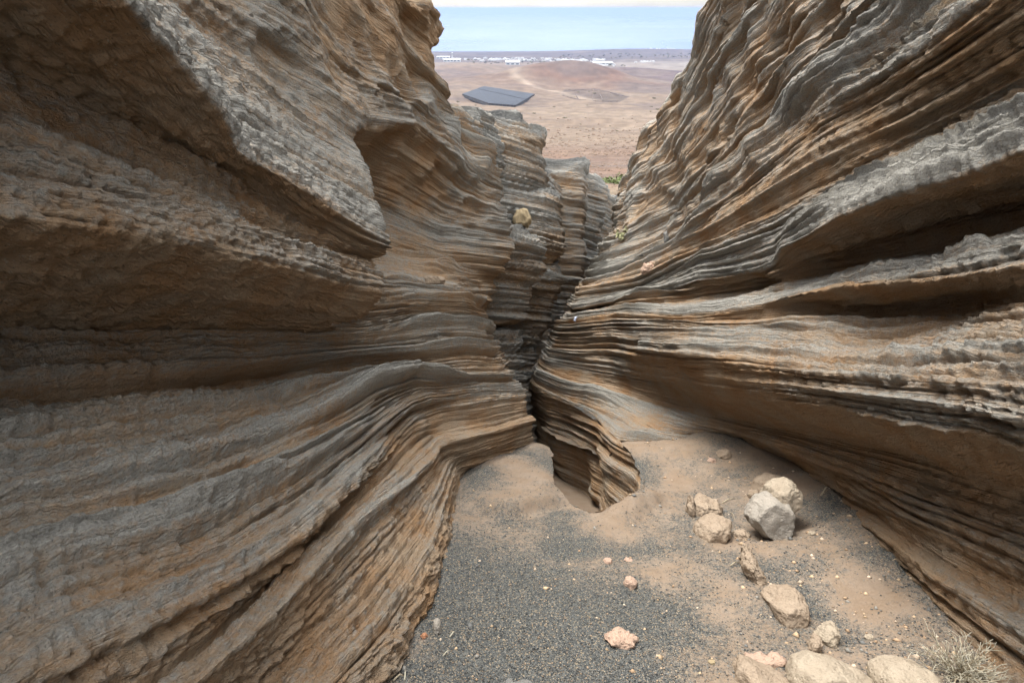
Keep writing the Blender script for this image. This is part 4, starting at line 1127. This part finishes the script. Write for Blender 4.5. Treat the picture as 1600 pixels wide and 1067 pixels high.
# ------------------------------------------------------------------ shade nets, fields and rubble on the far slope
NET = plain_mat('shade_net', (.010,.014,.022), (.022,.027,.038), .25, .7)
NETD = plain_mat('shade_net_side', (.03,.03,.035), (.05,.05,.05), .6, .8)
POST = plain_mat('weathered_post', (.35,.3,.24), (.25,.2,.16), 2)
net = bpy.data.objects.new('shade_net_field', None); COL.objects.link(net)
cor = [spot('terrain', *c)[0] for c in ((757,136), (836,148.5), (806,165), (765,162.5), (722,149))]
mid = [(cor[4] * .35 + cor[0] * .65), (cor[1] * .45 + cor[2] * .55)]
net.location = cor[3]
tag(net, 'large dark net stretched flat over a crop field on the tan slope', 'shade net')
Hn = 2.7
def slab(name, ring, mat, h0, h1, parent):
    ring = [np.array(p) - cor[3] for p in ring]
    n = len(ring)
    V = [p + (0, 0, h1) for p in ring] + [p + (0, 0, h0) for p in ring]
    Fc = [tuple(range(n)), tuple(range(2 * n - 1, n - 1, -1))] + [(k, (k + 1) % n, n + (k + 1) % n, n + k) for k in range(n)]
    return tri_mesh(name, V, Fc, mat, False, parent)
slab('net_panel', [cor[0], cor[1], mid[1], mid[0]], NET, Hn - .12, Hn, net)
slab('net_panel', [mid[0] + (0, -2.0, 0), mid[1] + (0, -2.0, 0), cor[2], cor[3], cor[4]], NET, Hn - .32, Hn - .2, net)
for a, b in ((cor[2], cor[3]), (cor[3], cor[4]), (cor[1], cor[2])):
    d = np.array([-(b - a)[1], (b - a)[0], 0]); d = d / np.linalg.norm(d) * .06
    slab('side_curtain', [a + d, b + d, b - d, a - d], NETD, -2.5, Hn - .35, net)
for a, b in ((cor[3], cor[2]), (cor[4], cor[3])):
    for k in range(7):
        q = a + (b - a) * (k + .5) / 7 + np.array([0, -.35, 0])
        V, Fc = [], []
        tube(V, Fc, [q - cor[3] + (0, 0, -1), q - cor[3] + (0, 0, Hn + .1)], .09, .07, 5)
        tri_mesh('post', V, Fc, POST, False, net)

# walls of dry stone round the dark plots beside the hill
WALLM = stone_material('dry_stone', (.15,.12,.105), (.11,.09,.085), (.2,.16,.13), .2)
def low_wall(label, pts, group=None, w=.5, h=.9):
    P = [spot('terrain', *p)[0] for p in pts]
    o0 = P[0]
    Q = []
    for a, b in zip(P[:-1], P[1:]):
        for k in range(14):
            Q.append(a + (b - a) * k / 14)
    Q.append(P[-1])
    Q = np.array(Q) - o0
    V, Fc = [], []
    for i, q in enumerate(Q):
        t = Q[min(i + 1, len(Q) - 1)] - Q[max(i - 1, 0)]
        nn = np.array([-t[1], t[0], 0]); nn /= np.linalg.norm(nn) + 1e-9
        hh = h * RNG.uniform(.7, 1.25)
        V += [q - nn * w * 1.2 - (0, 0, 1.5), q - nn * w * .6 + (0, 0, hh), q + nn * w * .6 + (0, 0, hh * .95), q + nn * w * 1.2 - (0, 0, 1.5)]
    for i in range(len(Q) - 1):
        for k in range(3):
            Fc.append((4*i + k, 4*i + k + 1, 4*i + 5 + k, 4*i + 4 + k))
    o = tri_mesh('field_wall', V, Fc, WALLM, False)
    o.location = o0
    tag(o, label, 'wall', group)
low_wall('dark dry stone wall along the near side of the small plots below the hill', [(878,149), (905,154), (930,158), (966,160)])
low_wall('dark dry stone wall along the far side of the small plots below the hill', [(886,140), (915,139), (950,144), (982,151)])
low_wall('short dark cross wall at the left of the small plots', [(886,140), (900,147), (905,154)])
low_wall('short dark cross wall in the middle of the small plots', [(935,142), (938,150), (942,158)])
pp, D = spot('terrain', 925, 157)
V, Fc = [], []
tube(V, Fc, [np.array((0, 0, -1.)), np.array((0, 0, 16.))], .28, .2, 6)
tube(V, Fc, [np.array((-1.6, 0, 14.5)), np.array((1.6, 0, 14.5))], .12, .12, 4)
o = tri_mesh('utility_pole', V, Fc, POST, False); o.location = pp
tag(o, 'thin pale utility pole standing in the small dark plots', 'pole')

def rubble(n, seed):
    r = np.random.default_rng(seed)
    gu, gv, gd, gp = GRIDS['terrain']
    w = ((gu > 820) & (gu < 1075) & (gv > 178) & (gv < 318)) * (0.25 + np.exp(-((gv - 222) / 22) ** 2) + .6 * np.exp(-((gv - 262) / 25) ** 2)) / np.maximum(gd, 1) ** .5
    idx = r.choice(len(gu), n, p=w / w.sum())
    P, Dd = gp[idx] , gd[idx]
    base = np.array([(1,0,0),(-1,0,0),(0,1,0),(0,-1,0),(0,0,1),(0,0,-1),(.7,.6,.4),(-.6,.7,.5)], float)
    tri = np.array([(0,6,4),(0,2,6),(2,4,6),(2,7,4),(2,1,7),(1,4,7),(1,3,4),(3,0,4),(2,0,5),(1,2,5),(3,1,5),(0,3,5)])
    s = Dd / F * 1.25 * (.5 * (5.5) ** (r.random(n) ** 2.6))
    sh = base[None] * r.uniform(.6, 1.2, (n, 8, 1)) * s[:, None, None]
    sh[..., 2] *= .75
    Vv = (sh + P[:, None, :] + r.uniform(-.5, .5, (n, 1, 3)) * np.array([1, 1, 0]) * (Dd / F * 2)[:, None, None]).reshape(-1, 3)
    q = (tri[None] + 8 * np.arange(n)[:, None, None]).reshape(-1, 3)
    me = bpy.data.meshes.new('rubble')
    me.vertices.add(len(Vv)); me.vertices.foreach_set('co', Vv.astype(np.float32).reshape(-1))
    me.loops.add(len(q) * 3); me.loops.foreach_set('vertex_index', q.astype(np.int32).reshape(-1))
    me.polygons.add(len(q)); me.polygons.foreach_set('loop_start', np.arange(0, len(q) * 3, 3, dtype=np.int32))
    me.update(calc_edges=True)
    me.materials.append(stone_material('rubble_stone', (.17,.12,.09), (.11,.08,.06), (.06,.05,.045), .15))
    o = bpy.data.objects.new('rubble', me); COL.objects.link(o)
    tag(o, 'loose reddish rubble strewn over the slope below the canyon mouth', kind='stuff')
rubble(5000, 71)

sh0 = None
r = random.Random(9)
for k in range(26):
    uu, vv = r.uniform(700, 1060), r.choice([r.uniform(140, 215), r.uniform(160, 200)])
    p, D = spot('terrain', uu, vv)
    if sh0 is None:
        sh0 = leafy('low_shrub', 'small dark low shrub dotted over the tan slope', 'shrub', (0, 0, 0), 1.0, 60, .4, 3, OLIVE, 'low shrubs dotted over the tan slope', .7)
        o = sh0
    else:
        o = sh0.copy(); COL.objects.link(o)
    o.location = p
    o.rotation_euler = (0, 0, r.uniform(0, 6.28))
    s_ = D / F * r.uniform(.9, 2.2)
    o.scale = (s_ * 1.4, s_ * 1.4, s_)

def far(u, v):
    y = row_y(v); x = 0.0
    for _ in range(3):
        z = float(terrain_z(np.array([x]), np.array([y]))[0])
        D = y * CP - z * SP
        x = (u - UC) / F * D
    return np.array([x, y, z]), D
# ------------------------------------------------------------------ the coastal town
WHITE = plain_mat('white_render', (.56,.56,.55), (.48,.48,.47), .2)
ROOFG = plain_mat('flat_roof', (.55,.53,.5), (.45,.43,.4), .2)
GLASS = plain_mat('dark_window', (.05,.07,.09), (.08,.1,.12), .2, .3)
def box(V, Fc, x0, x1, y0, y1, z0, z1):
    b = len(V)
    V += [(x0,y0,z0),(x1,y0,z0),(x1,y1,z0),(x0,y1,z0),(x0,y0,z1),(x1,y0,z1),(x1,y1,z1),(x0,y1,z1)]
    Fc += [tuple(b + i for i in f) for f in ((0,1,5,4),(1,2,6,5),(2,3,7,6),(3,0,4,7),(4,5,6,7),(3,2,1,0))]
def house_mesh(kind):
    V, Fc = [], []
    if kind == 0:
        box(V, Fc, -9, 9, -6, 6, -3, 6.5); box(V, Fc, -4, 5, -2, 5.5, 6.51, 9.5); box(V, Fc, -9.3, 9.3, -6.3, -6.02, 6.2, 7.3)
    elif kind == 1:
        box(V, Fc, -14, 14, -6, 6, -3, 7); box(V, Fc, -14, -6, -5, 5, 7.01, 10); box(V, Fc, 4, 10, -3, 5, 7.01, 9.5)
    else:
        box(V, Fc, -7, 7, -7, 7, -3, 6); box(V, Fc, 7.02, 12, -5, 6, -3, 4); box(V, Fc, -3, 4, -3, 6, 6.01, 8.6)
    me = bpy.data.meshes.new('house'); me.from_pydata(V, [], Fc); me.update(); me.materials.append(WHITE)
    return me
HM = [house_mesh(k) for k in range(3)]
r = random.Random(21)
def houses(u0, u1, v0, v1, n, label, group, smin=.8, smax=1.5):
    for k in range(n):
        uu, vv = r.uniform(u0, u1), r.uniform(v0, v1)
        p, D = far(uu, vv)
        o = bpy.data.objects.new('house', r.choice(HM)); COL.objects.link(o)
        o.location = p; o.rotation_euler = (0, 0, r.uniform(-.35, .35))
        s_ = D / 5000 * r.uniform(smin, smax)
        o.scale = (s_ * r.uniform(.8, 1.6), s_, s_)
        tag(o, label, 'house', group)
houses(684, 745, 90, 94, 14, 'small white flat roofed building near the control tower on the coast', 'white buildings near the control tower')
houses(745, 868, 91, 96.5, 62, 'small white house in the scattered middle of the coastal town', 'scattered white houses of the coastal town')
houses(868, 946, 92.5, 95.5, 44, 'small white house in the dense bright row at the right of the coastal town', 'dense white row of the coastal town')
houses(850, 900, 98.5, 100.5, 16, 'small white house in the nearer strip in front of the coastal town', 'nearer strip of white houses')
houses(905, 962, 102, 105.5, 26, 'pale low building at the edge of the pale fields', 'pale buildings by the pale fields', .6, 1.2)
houses(992, 1028, 97.2, 98.8, 12, 'small white building on the pale fields at the right', 'white buildings on the pale fields', .6, 1.1)
houses(1006, 1075, 77.5, 80, 14, 'tiny white house on the low headland by the sea', 'tiny houses on the headland', .8, 1.4)

tw = bpy.data.objects.new('control_tower', None); COL.objects.link(tw)
p, D = far(707, 92.5); tw.location = p
k_ = D / 5000
tag(tw, 'white airport control tower with a wider cab on the coast', 'tower')
def ring_tube(name, prof, mat, parent, seg=14):
    V, Fc = [], []
    for (rr, z) in prof:
        for i in range(seg):
            a = 2 * math.pi * i / seg
            V.append((rr * math.cos(a) * k_, rr * math.sin(a) * k_, z * k_))
    n = len(prof)
    for j in range(n - 1):
        for i in range(seg):
            i2 = (i + 1) % seg
            Fc.append((j*seg + i, j*seg + i2, (j+1)*seg + i2, (j+1)*seg + i))
    Fc.append(tuple((n-1)*seg + i for i in range(seg)))
    return tri_mesh(name, V, Fc, mat, False, parent)
ring_tube('shaft', [(7, -3), (7, 2), (5.2, 6), (5.0, 40), (8, 44)], WHITE, tw)
ring_tube('window_band', [(8.4, 44.1), (9.4, 49)], GLASS, tw)
ring_tube('roof', [(9.8, 49.1), (10.2, 50.5), (6, 52.5), (.8, 53), (.5, 58)], WHITE, tw)
def long_building(name, label, u0, u1, v, h, depth):
    a, D = far(u0, v); b, D2 = far(u1, v)
    root = bpy.data.objects.new(name, None); COL.objects.link(root); root.location = (a + b) / 2
    root.rotation_euler = (0, 0, math.atan2((b - a)[1], (b - a)[0]))
    tag(root, label, 'building')
    w = np.linalg.norm((b - a)[:2]) / 2
    V, Fc = [], []; box(V, Fc, -w, w, 0, depth, -6, h); tri_mesh('wall', V, Fc, WHITE, False, root)
    V, Fc = [], []; box(V, Fc, -w - 1, w + 1, -1, depth + 1, h + .02, h + 1.6); tri_mesh('roof', V, Fc, WHITE, False, root)
    n = max(3, int(w / 9))
    for k in range(n):
        x = -w + (k + .5) * 2 * w / n
        V, Fc = [], []; box(V, Fc, x - w / n * .6, x + w / n * .6, -.25, -.02, h * .35, h * .7); tri_mesh('window', V, Fc, GLASS, False, root)
long_building('terminal_building', 'long white airport terminal to the right of the control tower base', 693, 719, 97, 12, 60)
long_building('terminal_building', 'long white building behind the control tower at the left edge', 682, 702, 91.5, 12, 50)
long_building('warehouse', 'white warehouse behind the brown hill', 790, 812, 105, 14, 90)
long_building('warehouse', 'long pale warehouse beside the pale fields', 928, 958, 103, 9, 60)

t0 = bpy.data.objects.new('tree', None); COL.objects.link(t0)
CROWN = leafy('crown', None, None, (0, 0, 5.2), 4.2, 70, 1.5, 2, OLIVE, None, .8); CROWN.parent = t0
V, Fc = [], []
tube(V, Fc, [np.array((0, 0, -1.)), np.array((.2, 0, 3.)), np.array((.1, .2, 6.))], .4, .25, 5)
TRUNK = tri_mesh('trunk', V, Fc, POST, False, t0)
first = True
def trees(u0, u1, v0, v1, n, label, group):
    global first
    for k in range(n):
        p, D = far(r.uniform(u0, u1), r.uniform(v0, v1))
        if first:
            o = t0; first = False
        else:
            o = t0.copy(); COL.objects.link(o)
            for c in (CROWN, TRUNK):
                d = c.copy(); COL.objects.link(d); d.parent = o
        s_ = D / 5000 * r.uniform(1.2, 2.4)
        o.location = p; o.scale = (s_ * 1.3, s_ * 1.3, s_); o.rotation_euler = (0, 0, r.uniform(0, 6.28))
        tag(o, label, 'tree', group)
trees(730, 870, 96, 101, 46, 'dark tree among the white houses of the coastal town', 'dark trees among the houses')
trees(875, 1080, 87, 93, 70, 'dark tree in the plantation on the dark coast at the right', 'dark trees of the plantation')
trees(690, 745, 95, 98, 10, 'dark tree near the airport buildings', 'dark trees near the airport')
trees(930, 980, 104, 107, 8, 'dark tree beside the pale low buildings', 'dark trees by the pale buildings')

# ------------------------------------------------------------------ air
V, Fc = [], []
box(V, Fc, -215000, 215000, -80, 205000, SEA_Z - 90, 14)
hz = tri_mesh('haze', V, Fc, bpy.data.materials.new('haze'), False)
hm = hz.data.materials[0]; hm.use_nodes = True
hn = hm.node_tree; hn.nodes.clear()
ho = hn.nodes.new('ShaderNodeOutputMaterial'); hv = hn.nodes.new('ShaderNodeVolumePrincipled')
hv.inputs['Color'].default_value = (.29, .375, .60, 1)
hv.inputs['Density'].default_value = HAZE
hv.inputs['Anisotropy'].default_value = 0.2
hn.links.new(hv.outputs['Volume'], ho.inputs['Volume'])
tag(hz, 'thin bluish haze over the plain and the sea', kind='stuff')
